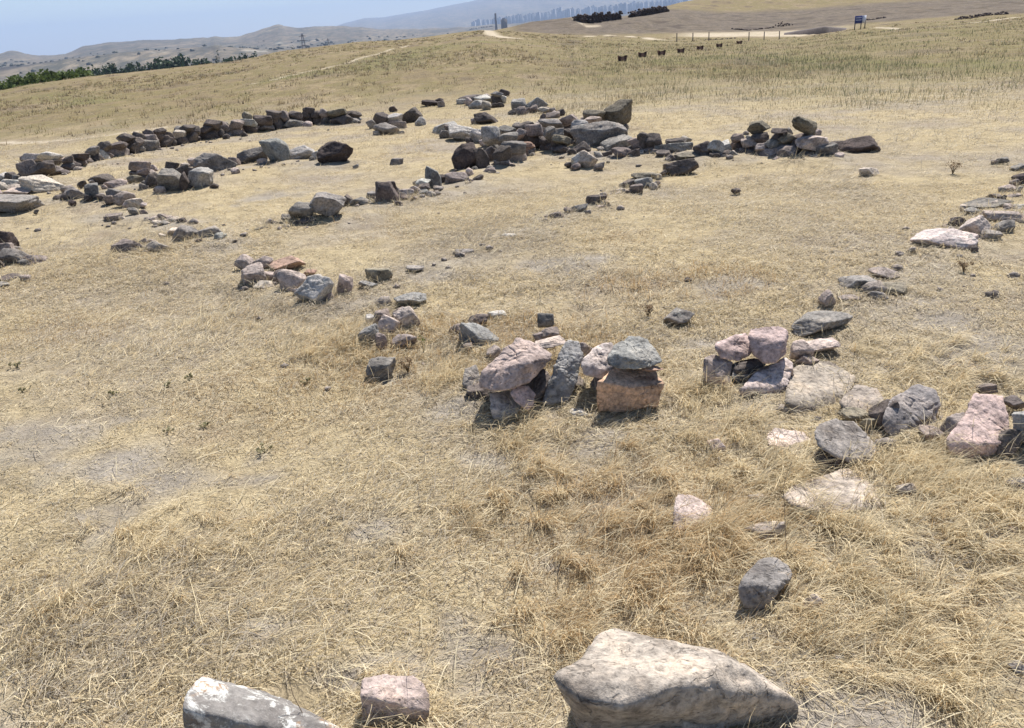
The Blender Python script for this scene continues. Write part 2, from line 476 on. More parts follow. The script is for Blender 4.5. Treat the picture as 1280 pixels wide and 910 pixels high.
def boxes(lst):
    """list of (center, half-size, rotz) or 8-corner arrays -> V, quads"""
    V, Q = [], []
    for b in lst:
        if len(b) == 3:
            c, h, rz = b
            p = np.array([[sx*h[0], sy*h[1], sz*h[2]] for sz in (-1, 1) for sx, sy in ((-1,-1),(1,-1),(1,1),(-1,1))], float)
            cs, sn = math.cos(rz), math.sin(rz)
            p = np.column_stack([p[:,0]*cs - p[:,1]*sn, p[:,0]*sn + p[:,1]*cs, p[:,2]]) + np.array(c)
        else:
            p = np.array(b)
        k = 8 * len(Q) // 6 if False else sum(len(v) for v in V)
        V.append(p)
        Q += [[k+q for q in f] for f in ((3,2,1,0),(4,5,6,7),(0,1,5,4),(1,2,6,5),(2,3,7,6),(3,0,4,7))]
    return np.vstack(V), Q

def tube(pts, rads, n=6):
    pts = np.asarray(pts, float); V, Q = [], []
    for i, p in enumerate(pts):
        t = pts[min(i+1, len(pts)-1)] - pts[max(i-1, 0)]; t /= np.linalg.norm(t) + 1e-9
        a = np.cross(t, [0, 0, 1] if abs(t[2]) < .9 else [1, 0, 0]); a /= np.linalg.norm(a); b = np.cross(t, a)
        for k in range(n):
            w = 2 * math.pi * k / n
            V.append(p + rads[i] * (a * math.cos(w) + b * math.sin(w)))
    for i in range(len(pts) - 1):
        for k in range(n):
            Q.append([i*n+k, i*n+(k+1) % n, (i+1)*n+(k+1) % n, (i+1)*n+k])
    return np.array(V), Q

# ---------------------------------------------------------------- the ground sheet
aL = np.linspace(R(-41), R(41), 480)
aO = np.linspace(R(41), R(319), 50)[1:-1]
AZG = np.concatenate([aL, aO])
RN = np.exp(np.linspace(math.log(0.6), math.log(330), 385))
RF = np.exp(np.linspace(math.log(330), math.log(22500), 190))

def polar(rings):
    A, RR = np.meshgrid(AZG, rings)
    X, Y = np.sin(A) * RR, np.cos(A) * RR
    return X, Y, hgt(X, Y)

def polar_faces(nr, na):
    i = np.arange(nr - 1)[:, None] * na; k = np.arange(na)[None, :]; k2 = (k + 1) % na
    return np.stack([i + k, i + na + k, i + na + k2, i + k2], -1).reshape(-1, 4)[:, ::-1]

def px_line(p): return [tuple(hit(a, b)[:2]) for a, b in p]

PATHS = [([(-60, 184), (0, 179), (60, 177), (110, 173), (200, 160)], 0.22), ([(300, 109), (345, 100), (372, 93), (395, 88), (430, 79), (480, 66), (512, 56)], 0.17),
         ([(598, 38), (615, 43), (635, 46.5), (655, 48)], 0.9), ([(735, 46), (760, 43.5), (785, 45), (812, 48.5), (835, 50)], 0.8),
         ([(1090, 36.5), (1160, 34), (1220, 28), (1290, 20)], 0.5), ([(870, 54), (896, 56)], 0.5), ([(717, 21.5), (722, 25.5), (729, 31), (738, 33), (760, 30.5)], 0.55)]
PATHS_W = [(px_line(p), w) for p, w in PATHS]
GREENS = [([(460, 85), (500, 70), (545, 60), (628, 54)], 2.6), ([(380, 95), (430, 88), (500, 78)], 2.0), ([(830, 80), (900, 72), (960, 70), (1030, 78), (1100, 82)], 2.2),
          ([(1020, 82), (1100, 86), (1200, 76), (1270, 84)], 1.6), ([(300, 70), (350, 62)], 3.0), ([(60, 120), (120, 128)], 1.0)]
GREENS_W = [(px_line(p), w) for p, w in GREENS]

DUST = [(565, 514, .13), (755, 552, .17), (600, 572, .10), (330, 788, .10), (615, 812, .10), (905, 357, .28), (868, 430, .12), (1095, 895, .16), (1250, 672, .12), (480, 832, .08),
        (60, 548, .22), (210, 600, .22), (470, 660, .12), (545, 345, .25), (700, 330, .3), (1180, 400, .25), (1240, 440, .3), (330, 245, .3), (150, 590, .2), (500, 470, .1), (430, 850, .07), (1130, 700, .1), (700, 700, .06)]
DUST_W = [(*hit(a, b)[:2], c) for a, b, c in DUST]
ROWS_W = [px_line(p) for p in ([(90, 250), (180, 236), (250, 230), (330, 208), (420, 208)], [(330, 288), (420, 278), (490, 258), (600, 230)], [(130, 272), (220, 282), (280, 305)], [(590, 215), (700, 193), (800, 200), (1040, 200)],
          [(690, 275), (800, 238)], [(300, 360), (400, 385), (480, 360)], [(465, 430), (560, 440), (640, 520)], [(1060, 385), (1110, 360), (1200, 300), (1260, 260)], [(900, 500), (1100, 560), (1260, 570)], [(90, 215), (200, 188), (440, 152)], [(520, 340), (650, 295)])]
def dust(X, Y):
    d = np.zeros(np.shape(X))
    q = fbm(X * 2.2, Y * 2.2, 25.0, 3)
    for p in ROWS_W:
        d = np.maximum(d, 0.8 * (1 - sstep(0.1, 0.55, seg_dist(X, Y, p))) * sstep(-.35, .25, q))
    k = 1 + 0.9 * fbm(X * 4.5, Y * 4.5, 15.0, 3)
    for x, y, r in DUST_W:
        d = np.maximum(d, 1 - sstep(0.35, 1.25, np.hypot((X - x) * 0.75, (Y - y) * 1.1) / r * k))
    return d

def zones(X, Y):
    r = np.hypot(X, Y)
    z = np.zeros(X.shape + (4,), np.float32)
    nz = 0.6 + 0.5 * fbm(X * 0.8, Y * 0.8, 2.2, 3)
    for p, w in PATHS_W:
        d = seg_dist(X, Y, p)
        z[..., 0] = np.maximum(z[..., 0], 1 - sstep(w * 0.5 * nz, w * 1.25, d))
    for p, w in GREENS_W:
        d = seg_dist(X, Y, p)
        z[..., 1] = np.maximum(z[..., 1], 0.7 * (1 - sstep(w * 0.2, w * 1.5, d * (1 + .5 * fbm(X * .6, Y * .6, 9., 3)))))
    tl = sstep(az_of(620), az_of(760), np.arctan2(X, Y)) * sstep(13, 20, r + 3.5 * fbm(X * .5, Y * .5, 3., 2)) * (1 - sstep(80, 105, r))
    z[..., 1] = np.maximum(z[..., 1], 0.45 * tl * (0.6 + 0.6 * fbm(X * .25, Y * .25, 61., 3)))
    # excavated bank and bare floor to the right, mound to the middle
    a = np.arctan2(X, Y)
    sm = lambda lo, hi: sstep(az_of(lo), az_of(hi), a)
    bank = sm(625, 660) * sstep(138, 145, r) * (1 - sstep(178, 190, r)) * (0.75 + 0.25 * nz)
    z[..., 2] = bank
    floor = sm(830, 880) * (1 - sm(1020, 1090)) * sstep(100, 108, r) * (1 - sstep(137, 145, r))
    z[..., 0] = np.maximum(z[..., 0], np.clip(1.1 * floor * (0.35 + 0.8 * nz), 0, 1))
    z[..., 3] = sstep(13, 30, r)
    return z

X, Y, Z = polar(RN)
V = np.stack([X, Y, Z], -1).reshape(-1, 3)
na = len(AZG)
Q = polar_faces(len(RN), na)
V = np.vstack([V, [[0, 0, 0]]])
fan = np.array([[len(V) - 1, k, (k + 1) % na] for k in range(na)])[:, ::-1]
me = mesh_np("ground", V, quads=Q, tris=fan, smooth=True)
at = me.attributes.new("dust", 'FLOAT', 'POINT'); at.data.foreach_set("value", np.append(dust(X, Y).ravel(), 0).astype(np.float32))
zz = zones(X, Y).reshape(-1, 4)
zz = np.vstack([zz, [[0, 0, 0, 0]]]).astype(np.float32)
at = me.attributes.new("zone", 'FLOAT_COLOR', 'POINT'); at.data.foreach_set("color", zz.ravel())
obj("ground", me, M_GROUND, kind="structure")

X, Y, Z = polar(RF)
me = mesh_np("hills", np.stack([X, Y, Z], -1).reshape(-1, 3), quads=polar_faces(len(RF), na), smooth=True)
r = np.hypot(X, Y); a = np.arctan2(X, Y)
zz = np.zeros(X.shape + (4,), np.float32)
nz = fbm(X * 0.004, Y * 0.004, 9, 4)
cap = sstep(2170, 2215, r) * (1 - sstep(2290, 2330, r)) * (1 - sstep(az_of(285), az_of(320), a))
zz[..., 2] = cap * sstep(-0.25, 0.15, nz)
zz[..., 0] = 0.4 * sstep(0.55, 0.62, fbm(X * 0.007, Y * 0.007, 3, 4)) * (1 - sstep(3000, 4000, r)) * sstep(900, 1500, r)
at = me.attributes.new("zone", 'FLOAT_COLOR', 'POINT'); at.data.foreach_set("color", zz.ravel())
obj("hills", me, M_HILLS, kind="structure")

# ---------------------------------------------------------------- stones
def icosphere(n):
    t = (1 + 5 ** 0.5) / 2
    V = [(-1,t,0),(1,t,0),(-1,-t,0),(1,-t,0),(0,-1,t),(0,1,t),(0,-1,-t),(0,1,-t),(t,0,-1),(t,0,1),(-t,0,-1),(-t,0,1)]
    T = [(0,11,5),(0,5,1),(0,1,7),(0,7,10),(0,10,11),(1,5,9),(5,11,4),(11,10,2),(10,7,6),(7,1,8),(3,9,4),(3,4,2),(3,2,6),(3,6,8),(3,8,9),(4,9,5),(2,4,11),(6,2,10),(8,6,7),(9,8,1)]
    V = [np.array(v) / np.linalg.norm(v) for v in V]
    for _ in range(n):
        cache, T2 = {}, []
        def mid(a, b):
            k = (a, b) if a < b else (b, a)
            if k not in cache:
                m = V[a] + V[b]; V.append(m / np.linalg.norm(m)); cache[k] = len(V) - 1
            return cache[k]
        for a, b, c in T:
            x, y, z = mid(a, b), mid(b, c), mid(c, a)
            T2 += [(a, x, z), (b, y, x), (c, z, y), (x, y, z)]
        T = T2
    return np.array(V), np.array(T)
ICO = {k: icosphere(k) for k in (1, 2, 3, 4, 5)}

def polytope(N, H, sub, p):
    D, T = ICO[sub]
    q = np.maximum(D @ N.T, 0) / H
    m = q.max(1, keepdims=True)
    r = 1 / (m[:, 0] * ((q / m) ** p).sum(1) ** (1 / p))
    return D * r[:, None], T

def roughen(V, size, seed, amp=1.0):
    """knock the facets about: broad dents, ledges and grit, pushed outwards from the centre"""
    c = V.mean(0); d = V - c
    L = np.linalg.norm(d, axis=1, keepdims=True); u = d / (L + 1e-9)
    s = V / size + seed * 13.7
    a = 0.085 * fbm(s[:,0]*2.2, s[:,1]*2.2, s[:,2]*2.2, 2) + 0.05 * fbm(s[:,0]*6, s[:,1]*6, s[:,2]*6, 3, 0.6)
    led = fbm(s[:,0]*3.1, s[:,1]*3.1, s[:,2]*4.5, 2)
    a += 0.03 * np.floor(led * 4)          # chipped ledges
    a += 0.030 * fbm(s[:,0]*15, s[:,1]*15, s[:,2]*15, 2)
    cr = np.abs(fbm(s[:,0]*3.4 + 5, s[:,1]*3.4, s[:,2]*3.4, 2))
    a -= 0.055 * np.clip(1 - cr / 0.045, 0, 1)          # cracks
    return V + u * (a * amp * size)[:, None] * 0.5

def hull_planes(P):
    c = P.mean(0); P = P - c
    Ns, Hs = [], []
    n = len(P)
    sc = np.abs(P).max()
    for i in range(n):
        for j in range(i+1, n):
            for k in range(j+1, n):
                m = np.cross(P[j]-P[i], P[k]-P[i]); ln = np.linalg.norm(m)
                if ln < 1e-9 * sc * sc: continue
                m = m / ln; h = m @ P[i]
                if h < 0: m, h = -m, -h
                if (P @ m).max() <= h + 1e-6 * sc:
                    Ns.append(m); Hs.append(h)
    Ns, Hs = np.array(Ns), np.array(Hs)
    keep = []
    for i in range(len(Ns)):
        if all(Ns[i] @ Ns[j] < 0.9995 for j in keep): keep.append(i)
    return c, Ns[keep], np.maximum(Hs[keep], 0.02 * sc)

PAL = {  # base albedo, lichen share
    'K': (0.095, 0.072, 0.066, .08), 'D': (0.148, 0.12, 0.106, .2), 'G': (0.245, 0.22, 0.195, .42), 'L': (0.44, 0.41, 0.37, .55),
    'P': (0.46, 0.37, 0.32, .2), 'R': (0.36, 0.225, 0.16, .12), 'M': (0.285, 0.228, 0.20, .2), 'W': (0.47, 0.40, 0.36, .5),
    'O': (0.22, 0.19, 0.135, .3), 'B': (0.25, 0.242, 0.225, .45), 'T': (0.44, 0.375, 0.305, .25)}
FOOT = []                                  # stone footprints, kept free of straw: x, y, radius
seed_i = [0]

def rand_planes(k, g):
    N = []
    box = np.array([[1,0,0],[-1,0,0],[0,1,0],[0,-1,0],[0,0,1],[0,0,-1]], float)
    Rm = np.linalg.qr(g.normal(size=(3, 3)) * 0.45 + np.eye(3))[0]
    Rm = Rm * np.sign(np.diag(Rm))[None, :]
    N = list(box @ Rm.T)
    for _ in range(k):
        v = g.normal(size=3); N.append(v / np.linalg.norm(v))
    N = np.array(N)
    H = np.concatenate([g.uniform(0.6, 0.98, 6), g.uniform(0.68, 1.05, k)])
    return N, H

def stone_mesh(W, T, Hh, g, sub, seed):
    N, H = rand_planes(int(g.integers(8, 15)), g)
    V, Tr = polytope(N, H, sub, g.uniform(26, 70))
    V = roughen(V, 1.0, seed, 1.0)
    V[:, 0] += g.uniform(-.35, .35) * V[:, 2]; V[:, 1] -= g.uniform(-.05, .32) * V[:, 2]; V[:, 2] += g.uniform(-.25, .25) * V[:, 0]
    lo, hi = V.min(0), V.max(0)
    V = (V - (lo + hi) / 2) / (hi - lo)
    V = V * np.array([W, T, Hh])
    return V, Tr

def put_stone(cx, yt, w, yb, yg=None, c='G', name='rock', parent=None, origin=None, sub=None, **props):
    """a stone whose outline spans cx-w/2..cx+w/2, yt..yb; yg is the pixel row of the soil under it when it rests on others"""
    seed_i[0] += 1
    g = np.random.default_rng(1000 + seed_i[0])
    base = hit(cx, yg if yg else yb - 0.10 * (yb - yt))
    Y = base[1]
    bot = at_y(cx, yb, Y)
    d = np.linalg.norm(base - CAM)
    depth = (base - CAM) @ FW
    W = w / F * depth
    hm = (yb - yt) / F * depth
    phi = math.asin(min(1, (CAM[2] - base[2]) / d))
    T = min(W * g.uniform(0.7, 1.0), 0.62 * hm / max(math.sin(phi), 0.05), W * 1.0)
    Hh = max((hm - 0.8 * T * math.sin(phi)) / math.cos(phi), 0.3 * hm)
    if sub is None: sub = 2 if w < 15 else 3 if w < 34 else 4
    sink = 0.22 * Hh if yg is None else 0.06 * Hh
    V, Tr = stone_mesh(W * 1.07, T, (Hh + sink) * 1.03, g, sub, seed_i[0])
    z0 = base[2] if yg is None else bot[2]
    dirh = np.array([base[0], base[1], 0]); dirh /= np.linalg.norm(dirh)
    ctr = np.array([base[0], base[1], 0]) + dirh * T * 0.42
    ctr[2] = z0 - sink + (Hh + sink) / 2
    V = V + np.array([0, 0, (Hh + sink) / 2])
    loc = ctr - np.array([0, 0, (Hh + sink) / 2])
    # face the rows of the walls a little at random
    a = g.uniform(-0.25, 0.25); cs, sn = math.cos(a), math.sin(a)
    V = np.column_stack([V[:,0]*cs - V[:,1]*sn, V[:,0]*sn + V[:,1]*cs, V[:,2]])
    me = mesh_np(name, V, tris=Tr, smooth=True)
    col = np.array(PAL[c]); j = g.uniform(0.75, 1.2) if name == 'stone' else g.uniform(0.9, 1.3)
    col[:3] = col[:3].mean() + (col[:3] - col[:3].mean()) * 0.8
    o = obj(name, me, M_STONE, parent, loc - (origin if origin is not None else 0), **props)
    o.color = tuple(np.append(col[:3] * j * g.uniform(0.985, 1.015, 3), np.clip(col[3] * g.uniform(0.6, 1.4), 0, 1)))
    FOOT.append((ctr[0], ctr[1], 0.36 * min(W, T) if yg is None else 0.0))
    return o

def key_stone(pts, anchor, c, thick=None, sub=4, p=30, amp=1.0, name='rock', m=None, shrink=0.75, rough_seed=None, under=0.10, **props):
    """a stone from its visible corners: (px, py, metres behind the soil point below its front)"""
    seed_i[0] += 1
    base = hit(*anchor)
    P = np.array([at_y(x, y, base[1] + d) for x, y, d in pts])
    w = np.ptp(P[:, 0])
    ys = np.array([q[1] for q in pts]); rel = (ys - ys.min()) / np.ptp(ys)
    push = under * w * sstep(0.7, 0.98, rel)
    P = np.array([at_y(x, y, base[1] + d + e) for (x, y, d), e in zip(pts, push)])
    thick = thick or 0.6 * w
    B = np.array([at_y(x, y, base[1] + d + thick) for x, y, d in pts])
    bc = B.mean(0)
    B = bc + (B - bc) * shrink
    cc, N, H = hull_planes(np.vstack([P, B]))
    V, Tr = polytope(N, H, sub, p * 3)
    V = roughen(V, w, rough_seed or seed_i[0], 0.85 * amp) * 1.02 + cc
    zb = V[:, 2].min()
    ctr = (V.min(0) + V.max(0)) / 2
    loc = np.array([ctr[0], ctr[1], zb])
    me = mesh_np(name, V - loc, tris=Tr, smooth=True)
    o = obj(name, me, m or M_STONE, None, loc, **props)
    q_ = PAL[c] if isinstance(c, str) else c
    mq = sum(q_[:3]) / 3
    o.color = tuple(1.26 * (mq + (v_ - mq) * 0.8) for v_ in q_[:3]) + (q_[3],)
    FOOT.append((ctr[0], ctr[1], 0.30 * w))
    return o

# ---- big rocks at the front (corners read off one by one)
def z(ox, oy, s, pts): return [(ox + x / s, oy + y / s, d) for x, y, d in pts]

key_stone(z(660, 760, 3.556, [(128, 295, .02), (235, 235, .10), (310, 140, .24), (400, 104, .30), (520, 130, .30), (720, 183, .28), (860, 190, .24), (905, 228, .08), (1000, 300, .09),
                              (1172, 402, .07), (1182, 450, .08), (1110, 560, .10), (650, 342, -.02), (440, 440, -.06), (250, 415, -.03), (330, 610, .05), (900, 640, .13), (230, 540, .05)]),
          (850, 935), (0.335, 0.285, 0.232, .25), thick=0.20, under=0.0, sub=5, p=34, amp=0.75, label="large pale angular boulder with a dark broken front face, lying in the straw", category="rock")
key_stone(z(200, 810, 3.37, [(98, 250, 0), (105, 185, .05), (180, 113, .14), (260, 130, .18), (380, 165, .18), (500, 220, .15), (640, 275, .12), (770, 340, .05), (800, 420, 0), (100, 470, -.03), (420, 500, -.05)]),
          (330, 950), 'G', thick=0.16, sub=5, p=26, amp=0.7, m=M_CRUST, label="grey rock splashed with white lichen and an orange blotch", category="rock")
key_stone([(452, 870, 0), (453, 848, .07), (470, 844, .10), (518, 843, .10), (530, 855, .07), (538, 872, .03), (536, 890, .0), (530, 905, -.01), (455, 907, -.01), (452, 898, 0)],
          (495, 906), (0.37, 0.285, 0.25, .15), thick=0.06, sub=4, p=40, amp=0.8, label="small square pinkish block lying alone beside tall straw stems", category="rock")
key_stone(z(820, 590, 4.335, [(444, 610, .02), (480, 540, .06), (560, 470, .14), (650, 448, .16), (730, 508, .12), (745, 575, .06), (650, 670, 0), (590, 770, -.02), (480, 755, -.02), (444, 685, 0), (560, 610, 0)]),
          (945, 765), (0.21, 0.19, 0.175, .35), thick=0.08, sub=5, p=5, under=0.02, amp=0.8, label="round dark grey stone alone in the straw under a thin stalk", category="rock")
key_stone(z(820, 590, 4.335, [(90, 300, 0), (98, 190, .06), (120, 118, .13), (165, 108, .16), (270, 158, .15), (375, 215, .13), (380, 330, .03), (200, 345, .0), (95, 330, .01)]),
          (865, 665), (0.47, 0.37, 0.325, .2), thick=0.07, under=0.0, sub=4, p=24, label="pale pink stone half sunk behind a tuft of brown grass", category="rock")
put_stone(955, 650, 48, 680, c='P', label="small pink wedge stone just below the flat slab", category="rock")
put_stone(1012, 742, 26, 770, c='P', label="little flaky pink stone beside the round dark stone", category="rock")
put_stone(895, 548, 23, 568, c='P', label="small pink stone alone on straw below the pink and grey heap", category="rock")
put_stone(947, 617, 24, 631, c='T', label="little pale chip at the left tip of the flat slab", category="rock")
put_stone(945, 794, 17, 804, c='G', label="little grey chip in straw between boulder and round dark stone", category="rock")
put_stone(1049, 819, 13, 829, c='G', label="tiny grey pebble alone in combed straw", category="rock")
put_stone(1271, 825, 26, 846, c='G', label="small grey stone alone in deep straw far below the blue-grey rock", category="rock")
put_stone(1263, 656, 22, 671, c='M', label="small mauve stone on a bare grey patch under the pink wall rock", category="rock")

# ---- right front row: pink and grey heap with slabs
S2 = lambda pts: z(850, 350, 4.55, pts)
S3 = lambda pts: z(920, 450, 3.556, pts)
key_stone(S2([(135, 445, .05), (190, 418, .12), (300, 470, .10), (290, 600, .0), (140, 590, .0), (130, 520, .02)]), (900, 493), 'M', thick=0.12, p=24,
          label="brown stone at the left foot of the pink heap", category="rock")
key_stone(S2([(330, 622, .0), (420, 540, .10), (600, 436, .24), (642, 470, .20), (610, 600, .06), (520, 690, 0), (340, 690, 0), (600, 690, .03)]), (960, 502), (0.42, 0.34, 0.31, .2), thick=0.10, p=36,
          label="tilted pale slab shaded by the pink block above it", category="rock")
key_stone(S2([(290, 560, .05), (300, 480, .12), (380, 455, .17), (475, 480, .16), (470, 530, .10), (330, 600, .04)]), (945, 493), 'G', thick=0.08, p=24,
          label="grey wedge stone squeezed between brown stone and tilted slab", category="rock")
key_stone(S2([(193, 385, .10), (208, 350, .16), (370, 300, .24), (402, 330, .22), (412, 415, .15), (330, 468, .08), (225, 445, .08)]), (925, 493), (0.47, 0.345, 0.315, .15), thick=0.10, p=22,
          label="smooth pale pink stone on top of the heap beside the pink block", category="rock")
key_stone(S2([(380, 312, .14), (400, 280, .22), (560, 262, .26), (606, 280, .24), (617, 325, .20), (605, 420, .12), (540, 474, .06), (465, 472, .06), (415, 425, .09), (600, 345, .12)]), (960, 497), (0.36, 0.265, 0.245, .18), thick=0.14, p=30,
          label="blocky mauve-pink stone crowning the heap", category="rock")
put_stone(1025, 388, 74, 421, c='G', label="broad grey flat rock behind the pink heap", category="rock")
put_stone(1024, 419, 46, 441, c='P', yg=445, label="tan stone with shaded front next to the broad grey rock", category="rock")
put_stone(1000, 423, 30, 453, c='P', yg=458, label="small pink stone between the pink block and the tan stone", category="rock")
key_stone(S2([(595, 690, .02), (615, 520, .36), (690, 468, .50), (850, 455, .52), (1015, 555, .33), (940, 650, .15), (860, 755, .0), (640, 775, -.03)]), (1010, 517), (0.29, 0.245, 0.195, .2), thick=0.06, sub=5, p=44, amp=0.45,
          label="wide flat brown slab sunk in the soil under the heap", category="rock")
key_stone(S2([(905, 690, .08), (1000, 590, .27), (1120, 618, .22), (1168, 680, .10), (1100, 765, .0), (930, 750, .0)]), (1080, 520), (0.27, 0.225, 0.185, .2), thick=0.06, sub=4, p=40, amp=0.6,
          label="cracked brown slab end beside the bumpy grey rock", category="rock")
put_stone(1067, 509, 34, 533, c='O', label="yellow-brown stone with lichen under the cracked slab", category="rock")
key_stone(S3([(345, 325, .04), (365, 285, .10), (430, 256, .16), (520, 273, .18), (640, 385, .12), (625, 445, .03), (580, 482, 0), (430, 432, -.02), (368, 385, 0)]), (1062, 586), (0.32, 0.28, 0.245, .2), thick=0.12, sub=5, p=36, amp=0.8,
          label="tilted grey block with a smooth lit top leaning over the flat slab", category="rock")
key_stone(S3([(190, 612, .10), (240, 560, .20), (500, 476, .34), (560, 510, .30), (672, 592, .16), (650, 650, .06), (510, 738, -.02), (405, 690, .0), (230, 640, .06)]), (1060, 655), (0.38, 0.315, 0.255, .12), thick=0.07, sub=5, p=48, amp=0.6,
          label="flat pointed pale slab lying below the tilted grey block", category="rock")
key_stone(S3([(135, 330, .10), (170, 298, .16), (300, 320, .14), (350, 375, .08), (345, 430, .0), (230, 430, 0), (140, 380, .02)]), (985, 570), 'P', thick=0.06, p=36,
          label="low reddish slab half covered by straw beside the tilted grey block", category="rock")
key_stone(S3([(650, 250, .03), (690, 170, .14), (800, 110, .24), (895, 130, .22), (905, 240, .12), (880, 340, .02), (760, 380, -.01), (660, 320, .0)]), (1140, 552), (0.225, 0.20, 0.19, .3), thick=0.12, sub=5, p=14, amp=1.2,
          label="bumpy grey porous rock between the cracked slab and the pink wall rock", category="rock")
put_stone(1164, 533, 32, 562, c='M', label="small mauve stone under the bumpy grey rock", category="rock")
key_stone(S3([(938, 350, .04), (1050, 220, .20), (1060, 158, .28), (1190, 153, .28), (1198, 260, .18), (1228, 312, .12), (1210, 450, .0), (1060, 470, -.02), (950, 410, 0), (1180, 370, .02), (1000, 345, .05)]), (1220, 578), (0.40, 0.29, 0.26, .2), thick=0.16, sub=5, p=34,
          label="large pink rock with pale lit top in the row", category="rock")
put_stone(1280, 505, 40, 562, yg=568, c='B', label="blue-grey rounded rock beside the large pink rock", category="rock")
put_stone(1266, 494, 24, 514, c='D', label="dark stone tucked behind the blue-grey rounded rock", category="rock")
put_stone(1232, 477, 20, 494, c='D', label="small dark stone standing in for a shaded hole above the large pink rock", category="rock")  # dark stone added for the shade of a hole
put_stone(1272, 596, 26, 618, c='G', label="grey stone in shade below the blue-grey rounded rock", category="rock")

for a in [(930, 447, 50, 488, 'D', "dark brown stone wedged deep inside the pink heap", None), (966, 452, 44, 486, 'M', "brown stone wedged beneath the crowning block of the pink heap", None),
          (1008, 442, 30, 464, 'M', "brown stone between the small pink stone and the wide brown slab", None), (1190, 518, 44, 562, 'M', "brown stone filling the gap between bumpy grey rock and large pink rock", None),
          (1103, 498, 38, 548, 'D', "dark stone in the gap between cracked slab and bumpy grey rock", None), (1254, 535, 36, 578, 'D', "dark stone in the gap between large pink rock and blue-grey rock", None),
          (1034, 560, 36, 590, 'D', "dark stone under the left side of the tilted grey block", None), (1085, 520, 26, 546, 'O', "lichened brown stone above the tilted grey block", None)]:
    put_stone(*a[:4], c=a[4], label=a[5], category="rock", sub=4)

# ---- middle heap with the orange block
S1 = lambda pts: z(560, 370, 4.267, pts)
key_stone(S1([(75, 470, .02), (90, 390, .09), (150, 365, .12), (175, 430, .08), (165, 510, .02), (120, 548, .0)]), (588, 498), 'G', thick=0.08, p=20,
          label="narrow grey stone at the left end of the middle heap", category="rock")
key_stone(S1([(225, 600, .02), (220, 520, .10), (330, 500, .12), (405, 590, .05), (390, 640, .0), (300, 675, -.01), (240, 655, 0)]), (635, 528), (0.40, 0.35, 0.31, .3), thick=0.10, p=26,
          label="pale stone carrying the big mauve rock", category="rock")
key_stone(S1([(330, 520, .02), (345, 480, .07), (430, 475, .10), (467, 520, .08), (455, 590, .02), (430, 615, .0), (350, 560, .0)]), (655, 528), (0.44, 0.31, 0.265, .15), thick=0.08, p=26,
          label="small bright pink stone wedged under the big mauve rock", category="rock")
key_stone(S1([(163, 492, .02), (180, 400, .10), (240, 358, .16), (330, 262, .24), (365, 223, .28), (440, 240, .27), (562, 312, .20), (556, 345, .16), (440, 465, .04), (350, 494, .0), (250, 505, 0), (430, 350, .08)]), (640, 530), (0.34, 0.26, 0.228, .2), thick=0.16, sub=5, p=30,
          label="big mauve rock propped on smaller stones in the middle heap", category="rock")
key_stone(S1([(498, 575, .0), (540, 440, .08), (590, 300, .16), (640, 228, .22), (700, 240, .22), (715, 330, .16), (695, 450, .08), (645, 560, .0), (520, 592, -.01), (600, 400, .07)]), (690, 515), (0.235, 0.23, 0.225, .6), thick=0.08, sub=5, p=18, amp=1.1,
          label="long blue-grey rock leaning upright beside the big mauve rock", category="rock")
key_stone(S1([(800, 618, .0), (798, 455, .02), (880, 392, .15), (1100, 398, .16), (1145, 470, .04), (1118, 600, .0), (960, 610, -.01), (980, 490, .0)]), (785, 522), (0.45, 0.285, 0.175, .05), thick=0.10, sub=5, p=50, amp=0.75,
          label="orange rectangular block under the grey cap rock", category="rock")
key_stone(S1([(703, 370, .02), (720, 330, .06), (800, 260, .15), (875, 243, .17), (895, 300, .12), (890, 400, .04), (820, 445, .0), (720, 420, .0)]), (750, 508), (0.44, 0.37, 0.335, .35), thick=0.10, p=28,
          label="pale white-topped rock between the leaning grey rock and the grey cap rock", category="rock")
key_stone(S1([(845, 330, .06), (880, 260, .14), (960, 208, .22), (1060, 225, .22), (1110, 290, .14), (1138, 350, .08), (1090, 385, .02), (940, 395, .01), (860, 365, .03), (900, 310, .06)]), (790, 520), (0.25, 0.245, 0.225, .4), thick=0.12, sub=5, p=28,
          label="grey cap rock sitting on the orange block", category="rock")
put_stone(815, 455, 26, 467, yg=512, c='R', label="thin rusty flake under the right edge of the grey cap rock", category="rock")
put_stone(683, 388, 22, 410, yg=418, c='G', label="small greenish grey stone topping the upright chips", category="rock")
put_stone(686, 406, 25, 424, yg=432, c='M', label="mauve chip under the small greenish grey stone", category="rock")
put_stone(677, 415, 20, 434, c='M', label="small brown chip in front of the mauve chip", category="rock")
put_stone(689, 418, 38, 438, yg=452, c='P', label="pale pink slab tipped against the leaning blue-grey rock", category="rock")
put_stone(620, 432, 20, 456, c='M', label="mauve flake behind the big mauve rock", category="rock")
put_stone(732, 427, 20, 450, c='M', label="mauve stone behind the white-topped rock", category="rock")
put_stone(724, 511, 23, 525, c='L', label="small white stone on soil between the leaning rock and orange block", category="rock")
put_stone(601, 400, 50, 444, c='B', sub=4, label="greenish grey rock with dark front behind the big mauve rock", category="rock")
put_stone(573, 403, 24, 428, c='M', label="dusty brown stone at the left of the greenish grey rock", category="rock")
put_stone(598, 391, 28, 411, c='D', label="dark flat stone leaning on the greenish grey rock", category="rock")
put_stone(622, 387, 22, 399, c='L', label="small flat pale stone behind the greenish grey rock", category="rock")
put_stone(848, 385, 36, 412, c='G', label="lone dark grey stone in pale grass behind the grey cap rock", category="rock")
put_stone(478, 447, 37, 475, c='G', label="lone dark grey stone below the small pink heap", category="rock")

